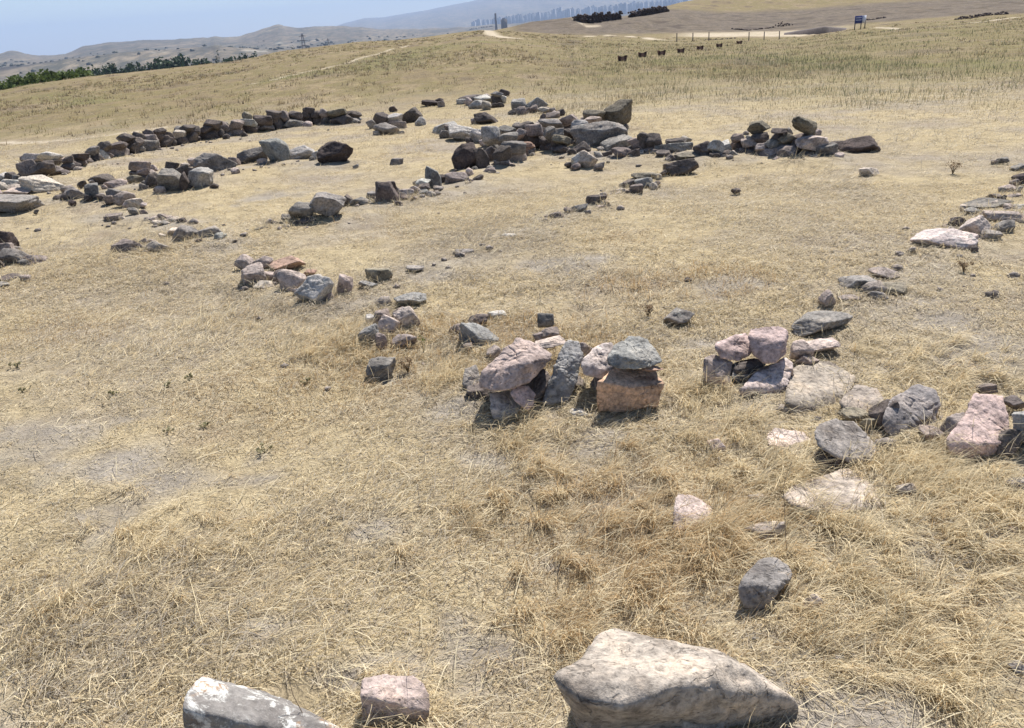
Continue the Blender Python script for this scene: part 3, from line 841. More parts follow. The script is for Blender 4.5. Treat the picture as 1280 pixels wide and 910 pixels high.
for a in [(672, 462, 52, 516, 'D', "dark filler stone for the shade in the cavity between mauve rock and leaning rock"), (764, 452, 50, 506, 'M', "brown stone hidden behind the orange block"),  # first filler is dark to put the shade of the cavity into colour
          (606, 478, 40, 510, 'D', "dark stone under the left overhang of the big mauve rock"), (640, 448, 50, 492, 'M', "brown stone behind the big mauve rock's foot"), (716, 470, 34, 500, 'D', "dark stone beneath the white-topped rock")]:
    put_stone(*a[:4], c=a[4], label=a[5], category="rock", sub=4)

# ---- small pink heap left of it
PH = "pink rubble in the small heap"
for a in [(511, 387, 28, 418, 'P', "plump pink stone at the top of the small pink heap"), (487, 399, 22, 426, 'P', "narrow pink stone on the left of the small pink heap"),
          (480, 392, 18, 414, 'M', "dark mauve stone behind the narrow pink stone"), (502, 387, 20, 403, 'M', "mauve stone behind the plump pink stone"),
          (467, 397, 14, 411, 'L', "white chip at the left edge of the small pink heap"), (463, 409, 20, 433, 'B', "blue-grey low stone at the foot of the small pink heap"),
          (478, 421, 11, 439, 'M', "little mauve chip below the narrow pink stone"), (507, 418, 26, 437, 'M', "dusty mauve stone sunk in front of the plump pink stone"),
          (515, 368, 30, 387, 'B', "flat greenish grey stone just behind the small pink heap")]:
    put_stone(a[0], a[1] - 4, a[2] * 1.25, a[3] + 1, c=a[4], label=a[5], category="rock", group=PH)

# ---- mauve heap by the big lichen boulder
MH = "stones of the mauve heap"
for a in [(319, 330, 36, 362, 'M', "large mauve stone at the front of the mauve heap", None), (307, 319, 24, 341, 'M', "mauve stone at the left end of the mauve heap", None),
          (331, 320, 24, 338, 'M', "mauve stone at the back of the mauve heap", None), (361, 319, 44, 341, 'R', "long rusty red stone at the back of the mauve heap", None),
          (336, 338, 22, 356, 'P', "small pinkish stone in the middle of the mauve heap", None), (355, 334, 26, 356, 'M', "brown stone below the long rusty red stone", None),
          (369, 336, 33, 370, 'P', "pale pink stone leaning on the lichen boulder", None), (397, 343, 46, 388, 'L', "large grey boulder with crusty lichen at the end of the mauve heap", None),
          (373, 360, 12, 375, 'P', "little round pink stone before the lichen boulder", None), (331, 350, 26, 364, 'T', "dusty flat stone below the large mauve stone", None),
          (433, 344, 21, 373, 'P', "upright pink stone just right of the lichen boulder", None), (413, 364, 12, 379, 'M', "mauve chip at the right foot of the lichen boulder", None),
          (388, 337, 18, 347, 'R', "small rusty chip next to the long rusty red stone", None), (475, 334, 33, 356, 'O', "olive brown stone beyond the upright pink stone", None),
          (461, 349, 22, 363, 'B', "blue-grey stone in front of the olive brown stone", None)]:
    put_stone(*a[:4], c=a[4], label=a[5], category="rock", group=MH, sub=4 if a[2] > 40 else None)

# ---- small scattered rocks
for a in [(519, 331, 22, 341, 'G', "low flat grey stone in grass beyond the olive brown stone"), (635, 291, 22, 299, 'L', "small pale flat stone alone on the mown grass"),
          (580, 310, 26, 319, 'G', "low grey stone sunk in mown grass near the pale flat stone"), (860, 347, 10, 355, 'D', "tiny dark pebble on the mown grass"),
          (920, 235, 12, 243, 'D', "tiny dark stone in front of the brown-capped stone pile"), (1085, 209, 28, 223, 'T', "small pale-topped stone with red underside beside the maroon rock"),
          (496, 198, 17, 209, 'G', "small grey stone alone between the two long rows"), (492, 133, 11, 140, 'K', "small black stone behind the far cluster"),
          (1072, 343, 44, 369, 'G', "grey lichen rock in the low group of half-buried stones"), (1033, 364, 20, 389, 'M', "mauve upright stone left of the grey lichen rock"),
          (1098, 363, 26, 379, 'G', "flat grey stone right of the grey lichen rock"), (1116, 351, 42, 373, 'O', "low olive stone merging with soil behind the flat grey stone"),
          (1060, 366, 28, 381, 'M', "brown stone under the grey lichen rock"), (1106, 332, 38, 351, 'M', "low mauve stone at the top of the half-buried group"),
          (294, 300, 8, 308, 'D', "tiny dark stone at the end of the short grey row")]:
    put_stone(*a[:4], c=a[4], label=a[5], category="rock", sub=3)

# ---- ruined walls: one thing each, every stone a part of it
def wall(name, label, stones, group=None, fill=0.9):
    first = hit(stones[len(stones) // 2][0], stones[len(stones) // 2][3])
    org = np.array([first[0], first[1], float(hgt(first[0], first[1]))])
    e = obj(name, None, None, None, org, label=label, category="stone wall", kind="thing")
    if group: e['group'] = group
    for s in stones:
        cx, yt, w, yb, c = s[:5]
        put_stone(cx, yt, w, yb, yg=s[5] if len(s) > 5 else None, c=c, name='stone', parent=e, origin=org)
    g = np.random.default_rng(int(stones[0][0] * 3 + len(stones)))
    for s in stones:
        cx, yt, w, yb = s[:4]
        if len(s) > 5 and s[5] - yb > 4:                     # the stone that carries it
            put_stone(cx + g.uniform(-3, 3), yb - 3, w * g.uniform(.85, 1.05), s[5] + 1, c=str(g.choice(list('DDMG'))), name='stone', parent=e, origin=org, sub=2)
        for _ in range(int(w > 12 and g.random() < fill) + int(w > 18 and g.random() < fill)):      # chips jammed between the big ones
            q = g.uniform(7, 14)
            put_stone(cx + g.choice([-.5, .5]) * w + g.uniform(-2, 2), yb - q * .8, q, yb + g.uniform(-2, 2), c=str(g.choice(list('DMGTP'))), name='stone', parent=e, origin=org, sub=2)
    return e

ROW_B = [(178, 199, 26, 214, 'M', 224), (183, 209, 18, 221, 'M', 228), (193, 217, 24, 240, 'D'), (218, 212, 36, 243, 'G'), (220, 200, 19, 214, 'D', 226), (233, 205, 18, 223, 'D', 232), (246, 211, 18, 234, 'D'),
         (131, 217, 31, 231, 'D'), (146, 224, 30, 238, 'P'), (147, 236, 20, 254, 'G'), (158, 240, 23, 259, 'M'), (170, 248, 22, 261, 'T'), (97, 234, 26, 252, 'G'), (119, 230, 22, 253, 'B'),
         (104, 226, 12, 236, 'D'), (91, 250, 10, 258, 'K'), (77, 243, 16, 252, 'D'), (171, 219, 20, 232, 'O'), (253, 211, 31, 238, 'L'), (232, 217, 12, 241, 'D'), (271, 191, 50, 219, 'G'),  # the tiny black K stone paints in a dark shaded hole
         (316, 185, 41, 208, 'G'), (347, 176, 33, 209, 'B'), (376, 183, 42, 203, 'L'), (398, 189, 15, 203, 'L'), (422, 178, 44, 211, 'K'), (250, 197, 16, 206, 'M')]
wall('ruined_stone_row', "loose row of dark stones ending in a big black block beside long wall", ROW_B)
ROW_D = [(382, 271, 27, 286, 'D'), (412, 265, 36, 280, 'D'), (380, 250, 30, 277, 'G', 284), (412, 238, 46, 271, 'G', 280), (365, 267, 19, 284, 'G'), (347, 276, 17, 285, 'D'), (326, 283, 18, 292, 'O'), (371, 282, 24, 289, 'T'),
         (437, 244, 16, 263, 'D'), (452, 246, 28, 263, 'G'), (467, 240, 20, 255, 'G'), (473, 252, 20, 261, 'L'), (486, 228, 27, 261, 'D'), (492, 226, 11, 236, 'D', 250), (508, 234, 22, 246, 'P', 252), (507, 243, 22, 255, 'D'),
         (521, 231, 14, 243, 'P', 248), (530, 222, 17, 232, 'L', 244), (530, 229, 17, 240, 'D', 246), (543, 210, 20, 240, 'B'), (531, 236, 20, 249, 'B'), (556, 218, 17, 231, 'D'), (573, 215, 29, 233, 'M'),
         (588, 211, 10, 226, 'P'), (598, 219, 14, 231, 'D'), (586, 228, 11, 235, 'D')]
wall('ruined_stone_row', "loose stone row with a big dark balanced rock, running up to the central rubble wall", ROW_D)
C1 = [(583, 183, 33, 219, 'K'), (604, 187, 20, 217, 'D'), (610, 184, 26, 209, 'D'), (629, 182, 24, 202, 'D', 212), (625, 198, 26, 213, 'D'), (613, 210, 17, 221, 'M'), (643, 175, 30, 193, 'G', 206), (637, 165, 24, 179, 'G', 200),
      (616, 157, 22, 182, 'L', 200), (583, 155, 42, 178, 'L'), (598, 162, 20, 179, 'L'), (556, 154, 34, 169, 'L'), (567, 157, 20, 174, 'D'), (609, 141, 31, 158, 'D'), (634, 156, 24, 171, 'G', 190), (646, 189, 18, 206, 'D'),
      (657, 183, 18, 198, 'R'), (659, 176, 20, 188, 'R', 196), (657, 151, 26, 164, 'D', 186), (669, 154, 22, 172, 'M', 190), (650, 160, 20, 176, 'M', 194), (672, 168, 22, 190, 'D'), (685, 172, 20, 192, 'D'),
      (703, 167, 24, 184, 'O', 194), (692, 157, 22, 179, 'G', 192), (698, 160, 17, 177, 'G', 192), (725, 149, 24, 166, 'L', 180), (689, 147, 28, 161, 'G', 182), (712, 142, 24, 159, 'M', 178), (703, 182, 24, 196, 'D'),
      (748, 152, 68, 191, 'G'), (769, 171, 38, 193, 'G'), (733, 189, 30, 214, 'T'), (722, 193, 16, 213, 'L'), (777, 185, 26, 204, 'M'), (791, 187, 18, 203, 'D'), (757, 189, 16, 200, 'D'), (725, 178, 26, 196, 'D'),
      (794, 171, 20, 186, 'M', 196), (806, 165, 20, 186, 'D', 196), (817, 166, 24, 188, 'D', 196), (808, 182, 20, 198, 'M'), (841, 177, 47, 198, 'G'), (845, 171, 28, 181, 'D', 192), (855, 190, 34, 204, 'O'), (851, 199, 42, 220, 'D'),
      (879, 176, 24, 194, 'D', 200), (894, 174, 20, 193, 'L', 200), (878, 187, 28, 202, 'D'), (893, 188, 18, 200, 'D'), (830, 188, 22, 201, 'D'), (744, 136, 28, 155, 'O', 166), (738, 145, 28, 158, 'P', 168), (771, 125, 37, 157, 'O', 163),
      (690, 140, 20, 150, 'M'), (700, 137, 14, 147, 'D'), (735, 158, 24, 172, 'D', 182), (712, 160, 20, 174, 'D', 184)]
wall('ruined_stone_wall', "collapsed central rubble wall topped by a lone brown boulder", C1)
C2 = [(964, 183, 30, 201, 'M'), (983, 183, 26, 203, 'M'), (937, 186, 24, 198, 'D'), (1007, 188, 26, 202, 'D'), (1032, 180, 29, 202, 'G'), (1013, 169, 37, 190, 'P', 200), (1003, 144, 35, 171, 'O', 198), (947, 150, 28, 170, 'O', 194), (972, 158, 28, 168, 'D', 198),
      (983, 165, 23, 183, 'O', 198), (951, 178, 16, 192, 'P', 198), (966, 173, 22, 187, 'G', 198), (937, 171, 24, 187, 'M', 196), (922, 166, 18, 179, 'M', 194), (921, 177, 16, 192, 'M'), (932, 185, 16, 196, 'P'), (995, 174, 18, 190, 'D', 198),
      (1073, 171, 54, 196, 'K'), (1045, 177, 20, 188, 'D'), (901, 177, 28, 197, 'L'), (884, 177, 16, 192, 'D'), (905, 188, 22, 200, 'D'), (950, 165, 22, 180, 'D', 196)]
wall('ruined_stone_wall', "short stone pile capped by two brown boulders with a flat maroon rock beside", C2)
wall('ruined_stone_row', "thin trail of low stones running from the dark block towards the mown grass",
     [(806, 214, 32, 225, 'O'), (803, 221, 28, 237, 'B'), (785, 225, 16, 236, 'D'), (795, 231, 16, 245, 'M'), (777, 235, 22, 245, 'P'), (763, 240, 20, 248, 'T'), (745, 244, 26, 259, 'D'), (724, 255, 22, 269, 'B'), (751, 256, 16, 263, 'P'), (697, 265, 22, 277, 'D'), (815, 227, 14, 234, 'G')])
wall('ruined_stone_row', "stone row ending in a long pale slab uphill of the half-buried stones",
     [(1178, 284, 78, 316, 'W'), (1217, 269, 36, 302, 'P'), (1233, 247, 56, 265, 'G'), (1216, 259, 24, 273, 'G'), (1251, 262, 46, 283, 'P'), (1237, 287, 28, 304, 'G'), (1253, 275, 24, 295, 'G'), (1195, 271, 24, 289, 'D'),
      (1274, 254, 30, 266, 'L'), (1278, 216, 26, 234, 'K'), (1253, 197, 18, 207, 'G'), (1243, 242, 18, 251, 'M'), (1261, 230, 22, 242, 'P'), (1272, 205, 18, 214, 'G'), (1268, 242, 18, 250, 'M'), (1270, 268, 22, 280, 'M')])
wall('ruined_stone_row', "short grey stone row at the lower end of the loose dark row",
     [(165, 299, 36, 322, 'M'), (199, 301, 29, 320, 'G'), (190, 299, 16, 307, 'P'), (234, 281, 31, 307, 'G'), (266, 283, 31, 304, 'G'), (276, 291, 17, 307, 'B'), (216, 285, 22, 298, 'T'), (143, 267, 20, 277, 'M'), (204, 267, 24, 280, 'M'), (217, 271, 24, 282, 'T'), (206, 276, 16, 284, 'G'), (178, 262, 16, 270, 'M')])
wall('stone_heap', "small dark stone heap downhill from the tumbled slabs of the long wall",
     [(2, 289, 36, 322, 'K'), (22, 311, 32, 337, 'G'), (46, 317, 28, 335, 'M'), (18, 341, 34, 353, 'D'), (1, 324, 14, 342, 'D'), (10, 302, 22, 318, 'M', 326), (3, 352, 20, 362, 'G')])
wall('stone_cluster', "small cluster of dark and pale stones beyond the black block",
     [(515, 136, 27, 157, 'D'), (477, 142, 22, 161, 'D'), (494, 141, 21, 153, 'L', 158), (485, 154, 31, 171, 'G'), (526, 147, 14, 159, 'L'), (500, 152, 18, 163, 'M')])
wall('stone_cluster', "low far cluster of flat pale and dark slabs at the end of the ruins",
     [(590, 119, 30, 127, 'D'), (606, 119, 26, 129, 'L'), (622, 114, 16, 122, 'B', 130), (627, 120, 13, 130, 'L'), (597, 126, 22, 138, 'L'), (618, 129, 16, 136, 'D'), (539, 125, 22, 134, 'K'), (549, 123, 11, 129, 'K'), (578, 124, 14, 131, 'L')])
wall('stone_cluster', "two blue-grey rounded stones behind the central rubble wall",
     [(649, 125, 20, 141, 'B'), (672, 123, 27, 141, 'B'), (667, 132, 11, 142, 'M'), (643, 136, 16, 144, 'D'), (682, 134, 20, 142, 'T')])
wall('ruined_stone_row', "flat tumbled slabs and round dark boulder at the end of the long wall",
     [(14, 243, 68, 268, 'G'), (22, 235, 44, 246, 'P'), (58, 219, 54, 243, 'T'), (60, 199, 32, 222, 'D', 226), (38, 202, 27, 229, 'M'), (5, 216, 22, 227, 'L'), (14, 223, 24, 234, 'L'), (19, 230, 26, 239, 'T'), (30, 214, 16, 226, 'D'), (72, 208, 22, 222, 'M'), (45, 190, 26, 203, 'W', 208), (66, 188, 28, 203, 'L', 208)])

# the long left wall: two rough courses and a ragged top
g = np.random.default_rng(5)
bx = [80, 110, 150, 200, 240, 285, 330, 380, 420, 446]
bt = [192, 181, 171, 163, 156, 148, 141, 135, 135, 139]
bb = [216, 206, 196, 186, 178, 172, 165, 158, 156, 152]
LW = []
for row in (0, 1, 2):
    x = 78 + row * 4
    while x < 442:
        w = g.uniform(11, 22) * (1.0 if row else 1.15)
        t, b = np.interp(x, bx, bt), np.interp(x, bx, bb)
        hh = b - t
        f0, f1 = [(0.40, 1.03), (0.10, 0.62), (-.05, 0.36)][row]
        f0 += g.uniform(-.10, .10); f1 += g.uniform(-.05, .06)
        c = g.choice(list('DDDDDKMMGGOTL'), p=[.1, .1, .1, .1, .1, .08, .1, .1, .07, .05, .04, .03, .03])
        if not (row == 2 and g.random() < 0.6):
            LW.append((x + w / 2, t + f0 * hh - (2.5 if row == 2 else 1), w * 1.16, t + f1 * hh, str(c)) + ((b,) if row else ()))
        x += w * g.uniform(0.86, 1.0)
wall('ruined_stone_wall', "long dry stone wall of dark tumbled stones below the pale footpath", LW, fill=0.35)

# ---------------------------------------------------------------- rusty troughs in a row on the slope
M_RUST = mat_plain("rusty_metal", (0.085, 0.045, 0.035), 0.35, 30)
def trough_mesh(w):
    d, h, t = w * 0.55, w * 0.55, w * 0.03
    n = 10
    def rim(x):                                   # ends of the tub rise to points
        return h * (0.80 + 0.20 * abs(x) ** 3)
    V, Q = [], []
    for layer, (k, zb) in enumerate(((1.0, 0.0), (0.9, t))):
        for s in (-1, 1):
            for i in range(n + 1):
                x = -1 + 2 * i / n
                V.append((x * w * 0.5 * 0.88 * k, s * d * 0.5 * 0.8 * k, w * 0.08 + zb))
                V.append((x * w * 0.5 * k, s * d * 0.5 * k, w * 0.08 + rim(x)))
    m = 2 * (n + 1)
    idx = lambda l, s, i, top: l * 2 * m + s * m + 2 * i + top
    for i in range(n):
        for s in (0, 1):
            Q.append([idx(0, s, i, 0), idx(0, s, i+1, 0), idx(0, s, i+1, 1), idx(0, s, i, 1)])
            Q.append([idx(1, s, i, 0), idx(1, s, i+1, 0), idx(1, s, i+1, 1), idx(1, s, i, 1)])
            Q.append([idx(0, s, i, 1), idx(0, s, i+1, 1), idx(1, s, i+1, 1), idx(1, s, i, 1)])
        for l in (0, 1):
            Q.append([idx(l, 0, i, 0), idx(l, 0, i+1, 0), idx(l, 1, i+1, 0), idx(l, 1, i, 0)])
    for e in (0, n):
        for l in (0, 1):
            Q.append([idx(l, 0, e, 0), idx(l, 1, e, 0), idx(l, 1, e, 1), idx(l, 0, e, 1)])
        Q.append([idx(0, 0, e, 1), idx(0, 1, e, 1), idx(1, 1, e, 1), idx(1, 0, e, 1)])
    return mesh_np("tub", V, quads=Q)
tub = foot = None
for k, (x, y) in enumerate([(778, 76.5), (803, 72.5), (827, 69), (851, 65.5), (875, 62), (899, 59), (924, 55.5)]):
    p = hit(x, y + 0.5)
    w = 11.0 / F * (p - CAM) @ FW
    if tub is None:
        tub = trough_mesh(w); W0 = w
        fv, fq = boxes([((0, 0, w * 0.04 - 0.02), (w * 0.09, w * 0.2, w * 0.045 + 0.02), 0)])
        foot = mesh_np("foot", fv, quads=fq)
    e = obj("metal_trough", None, None, None, (p[0], p[1], float(hgt(p[0], p[1]))), label="small rusty brown metal trough standing in a row on the grass slope", category="trough", group="rusty troughs in a row")
    e.rotation_euler.z = 0.12
    obj("tub", tub, M_RUST, e)
    obj("foot", foot, M_RUST, e, (-W0 * 0.3, 0, 0)); obj("foot", foot, M_RUST, e, (W0 * 0.3, 0, 0))

# ---------------------------------------------------------------- information board
M_BLUE = mat_plain("blue_board", (0.06, 0.075, 0.22), 0.15, 6)
M_WHITE = mat_plain("white_board", (0.55, 0.57, 0.66), 0.08, 6)
M_POST = mat_plain("grey_post", (0.16, 0.14, 0.13), 0.2, 10)
p = hit(1075, 38)
s = (p - CAM) @ FW / F
zb = float(hgt(p[0], p[1]))
e = obj("information_board", None, None, None, (p[0], p[1], zb), label="blue and white information board on short legs above the dug ground", category="sign")
v, q = boxes([((-3.2*s, 0, 11.0*s), (4.4*s, 0.5*s, 4.4*s), 0.0)]); obj("blue_panel", mesh_np("p", v, quads=q), M_BLUE, e)
v, q = boxes([((-3.2*s, -0.58*s, 13.2*s), (3.6*s, 0.05*s, 0.45*s), 0), ((-3.2*s, -0.58*s, 10.6*s), (3.6*s, 0.05*s, 0.4*s), 0)]); obj("pale_stripe", mesh_np("p", v, quads=q), M_WHITE, e)
v, q = boxes([((4.4*s, 1.2*s, 11.2*s), (3.2*s, 0.4*s, 4.2*s), 0.5)]); obj("white_panel", mesh_np("p", v, quads=q), M_WHITE, e)
for x, y in ((-7.0, 0.2), (0.6, 0.2), (6.6, 2.4)):
    v, q = boxes([((x*s, y*s, 4.5*s), (0.5*s, 0.4*s, 5.2*s), 0)]); obj("post", mesh_np("post", v, quads=q), M_POST, e)

# ---------------------------------------------------------------- rubble and walls of the excavation
def rubble(name, label, poly, hpx, c, n, cat, wpx=5.0, group=None):
    """far heap of boulders along a pixel polyline, one mesh of many stones"""
    g = np.random.default_rng(int(poly[0][0]) * 7)
    xs = [a for a, b in poly]
    VV, TT, k = [], [], 0
    p0 = hit(*poly[len(poly) // 2])
    for i in range(n):
        x = g.uniform(xs[0], xs[-1]); y = np.interp(x, xs, [b for a, b in poly])
        hp = hpx(x) if callable(hpx) else hpx
        p = hit(x, y); s = (p - CAM) @ FW / F
        w = g.uniform(0.6, 1.3) * wpx * s
        N, H = rand_planes(7, g)
        V, T = polytope(N, H, 1, 20)
        V = V * np.array([w * .6, w * .6, w * .45]) + [p[0] + g.normal() * w * 0.2, p[1] + g.uniform(0, 3) * w, hgt(p[0], p[1]) + g.uniform(0, 1) ** 1.4 * hp * s]
        VV.append(V - p0); TT.append(T + k); k += len(V)
    o = obj(name, mesh_np(name, np.vstack(VV), tris=np.vstack(TT)), M_STONE, None, p0, label=label, category=cat, kind="thing")
    o.color = PAL[c]
    if group: o['group'] = group
    return o
rubble("rubble_heap", "dark purple rubble heap at the foot of the excavated bank", [(914, 36.5), (935, 38), (960, 35.5), (992, 32)], lambda x: 1.0 + 5.5 * max(0, 1 - abs(x - 980) / 13), 'K', 90, "rubble", 2.2)
rubble("rubble_heap", "thin dark rubble line on the pale excavated floor", [(882, 49.5), (922, 47)], 0.8, 'D', 45, "rubble", 1.7)
rubble("rubble_wall", "long low dark stone wall below the bare earth bank", [(1198, 25.5), (1230, 21.5), (1262, 17)], 3.2, 'K', 110, "stone wall", 2.6)
rubble("rubble_wall", "short dark stone wall behind the information board", [(1084, 25.5), (1108, 22)], 1.0, 'K', 40, "stone wall", 2.0)
rubble("rubble_wall", "low dark stone line along the crest of the brown mound", [(653, 27), (680, 24), (710, 20.5)], 0.7, 'D', 60, "stone wall", 1.8)
rubble("rubble_wall", "low dark stone line on the crest beside the pale track", [(586, 37.2), (600, 35.0), (618, 34.2)], 0.5, 'D', 45, "stone wall", 1.8)

def far_wall(label, pts, c):
    """masonry wall from (px, top py, base py) with a ragged top, real thickness"""
    g = np.random.default_rng(int(pts[0][0]))
    n = 60
    xs = np.linspace(pts[0][0], pts[-1][0], n)
    tp = np.interp(xs, [a[0] for a in pts], [a[1] for a in pts]) + np.convolve(g.normal(size=n + 4) * 1.5, np.ones(5) / 5, 'valid') + 0.5
    bp = np.interp(xs, [a[0] for a in pts], [a[2] for a in pts])
    V, Q = [], []
    m = 9
    for x, t, b in zip(xs, tp, bp):
        p = hit(x, b); u = p[:2] / np.linalg.norm(p[:2])
        top = at_y(x, t, p[1])[2]; z0 = p[2] - 0.3
        for th, side in ((0, 0), (1.0, 1)):
            for j in range(m):
                zz = z0 + (top - z0) * j / (m - 1)
                o_ = g.normal() * 0.10
                V.append((p[0] + u[0] * (th + o_), p[1] + u[1] * (th + o_), zz))
    w = 2 * m
    for i in range(n - 1):
        for j in range(m - 1):
            Q.append([i*w+j, (i+1)*w+j, (i+1)*w+j+1, i*w+j+1]); Q.append([i*w+m+j, i*w+m+j+1, (i+1)*w+m+j+1, (i+1)*w+m+j])
        Q.append([i*w+m-1, (i+1)*w+m-1, (i+1)*w+2*m-1, i*w+2*m-1])
    for i in (0, n - 1):
        for j in range(m - 1): Q.append([i*w+j, i*w+j+1, i*w+m+j+1, i*w+m+j])
    V = np.array(V); TT = []
    nV = len(V); ext = []
    for i in range(150):
        q_ = V[g.integers(0, n) * w + g.integers(0, m)]
        N_, H_ = rand_planes(6, g); v_, t_ = polytope(N_, H_, 1, 20)
        sz = g.uniform(.16, .42)
        ext.append(v_ * sz * [1, .8, .8] + q_ + [g.normal() * .2, g.normal() * .15, g.uniform(-.1, .22)]); TT.append(t_ + nV); nV += len(v_)
    V = np.vstack([V] + ext); o0 = V.mean(0); o0[2] = V[:, 2].min()
    o = obj("ruined_fortress_wall", mesh_np("w", V - o0, quads=Q, tris=np.vstack(TT)), M_STONE, None, o0, label=label, category="stone wall", kind="thing")
    o.color = PAL[c]
far_wall("dark ruined fortress wall on the mound, the longer piece", [(718, 20.5, 25), (728, 18, 28.5), (738, 18, 29), (760, 17, 26), (776, 15.3, 24)], 'K')
far_wall("dark ruined fortress wall on the mound, the piece beyond the breach", [(788, 14.5, 21.5), (795, 13.3, 20.5), (815, 9.5, 18), (830, 8.0, 15.5), (836, 11.5, 14.5)], 'K')

# steep trench front on the excavated floor, its shade put into the dark colour
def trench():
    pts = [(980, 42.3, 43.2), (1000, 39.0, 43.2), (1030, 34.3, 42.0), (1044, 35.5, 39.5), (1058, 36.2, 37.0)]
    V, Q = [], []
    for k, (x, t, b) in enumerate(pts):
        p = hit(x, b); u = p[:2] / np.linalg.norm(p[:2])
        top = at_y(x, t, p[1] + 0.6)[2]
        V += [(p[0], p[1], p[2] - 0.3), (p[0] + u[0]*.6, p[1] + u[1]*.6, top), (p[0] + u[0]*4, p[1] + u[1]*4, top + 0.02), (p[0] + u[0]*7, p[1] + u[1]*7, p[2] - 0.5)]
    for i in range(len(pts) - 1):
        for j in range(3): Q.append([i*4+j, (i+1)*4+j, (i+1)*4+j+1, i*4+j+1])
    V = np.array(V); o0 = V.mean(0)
    obj("spoil_bank", mesh_np("s", V - o0, quads=Q), mat_plain("shade_painted_spoil", (0.10, 0.08, 0.075), 0.3, 1.5), None, o0, label="wedge of dug earth, its shade painted dark, on the pale excavated floor", category="earth bank")
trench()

# fence of thin posts round the dig
pv = None
for k, (x, y) in enumerate([(846, 51.5), (866, 51), (886, 50.5), (936, 49.8), (955, 49), (974, 48)]):
    p = hit(x, y)
    if pv is None:
        v, q = tube([(0, 0, -0.2), (0, 0, 0.78)], [0.05, 0.045], 6); pv = mesh_np("post", v, quads=q)
    obj("fence_post", pv, M_POST, None, (p[0], p[1], float(hgt(p[0], p[1]))), label="thin grey fence post edging the excavated floor", category="post", group="fence posts round the dig")

# ---------------------------------------------------------------- trees of the valley
def leaf_cloud(centers, radii, n, size, cols, g):
    """leaf faces spread through overlapping clumps"""
    k = g.integers(0, len(centers), n)
    d = g.normal(size=(n, 3)); d /= np.linalg.norm(d, axis=1, keepdims=True)
    rr = g.uniform(0.25, 1.05, n) ** 0.6
    P = centers[k] + d * rr[:, None] * radii[k]
    a = g.normal(size=(n, 3)); a /= np.linalg.norm(a, axis=1, keepdims=True)
    b = np.cross(a, g.normal(size=(n, 3))); b /= np.linalg.norm(b, axis=1, keepdims=True)
    s = size * g.uniform(0.6, 1.3, n)[:, None]
    V = np.stack([P - a*s, P + b*s*0.6, P + a*s, P - b*s*0.6], 1).reshape(-1, 3)
    Q = np.arange(4 * n).reshape(-1, 4)
    clump = g.uniform(0.75, 1.3, len(centers))[k]
    C = np.array(cols)[None] * (clump * g.uniform(0.75, 1.25, n))[:, None]
    return V, Q, np.repeat(C, 4, axis=0)

M_BARK = mat_plain("bark", (0.10, 0.08, 0.06), 0.3, 4)
def tree(px, ytop, wpx, r, col, label, group, slim=False, n=700):
    g = np.random.default_rng(int(px * 13 + r))
    d = ray(px, hor(px)); h = math.hypot(d[0], d[1])
    x, y = d[0] / h * r, d[1] / h * r
    zg = float(hgt(x, y))
    dt = ray(px, ytop); top = CAM[2] + r * dt[2] / math.hypot(dt[0], dt[1])
    H = max((top - zg) * 1.05, 3.0); Wd = wpx / F * r * (1.2 if slim else 1.9)
    e = obj("valley_tree", None, None, None, (x, y, zg), label=label, category="tree", group=group)
    v, q = tube([(0, 0, -0.5), (0.1, 0, H * .35), (0.0, 0.1, H * .75)], [H*.03, H*.022, H*.008], 7)
    for k in range(4):
        a = g.uniform(0, 6.28); z0 = H * g.uniform(.3, .55)
        v2, q2 = tube([(0, 0, z0), (math.cos(a)*Wd*.2, math.sin(a)*Wd*.2, z0 + H*.12), (math.cos(a)*Wd*.36, math.sin(a)*Wd*.36, z0 + H*.28)], [H*.014, H*.009, H*.004], 5)
        q = q + [[i + len(v) for i in f] for f in q2]; v = np.vstack([v, v2])
    obj("trunk", mesh_np("trunk", v, quads=q), M_BARK, e)
    m = 14
    if slim:
        zc = np.linspace(.18, .92, m) * H
        cx = np.column_stack([g.normal(size=m)*Wd*.08, g.normal(size=m)*Wd*.08, zc])
        rad = np.column_stack([Wd*.42*np.sin(np.linspace(.9, 2.9, m))]*2 + [np.full(m, H*.10)])
    else:
        u = g.normal(size=(m, 3)); u /= np.linalg.norm(u, axis=1, keepdims=True)
        cx = np.array([0, 0, H*.62]) + u * np.array([Wd*.30, Wd*.30, H*.24]) * g.uniform(.6, 1.1, (m, 1))
        cx[:5, 2] = H * g.uniform(.74, .88, 5); cx[:5, :2] = g.uniform(-.32, .32, (5, 2)) * Wd
        rad = np.column_stack([g.uniform(.15, .26, m) * Wd]*2 + [g.uniform(.10, .15, m) * H])
    V, Q, C = leaf_cloud(cx, rad, n, 0.05 * min(H, Wd * 1.3), col, g)
    obj("crown", mesh_np("crown", V, quads=Q, col=C), M_LEAF, e)

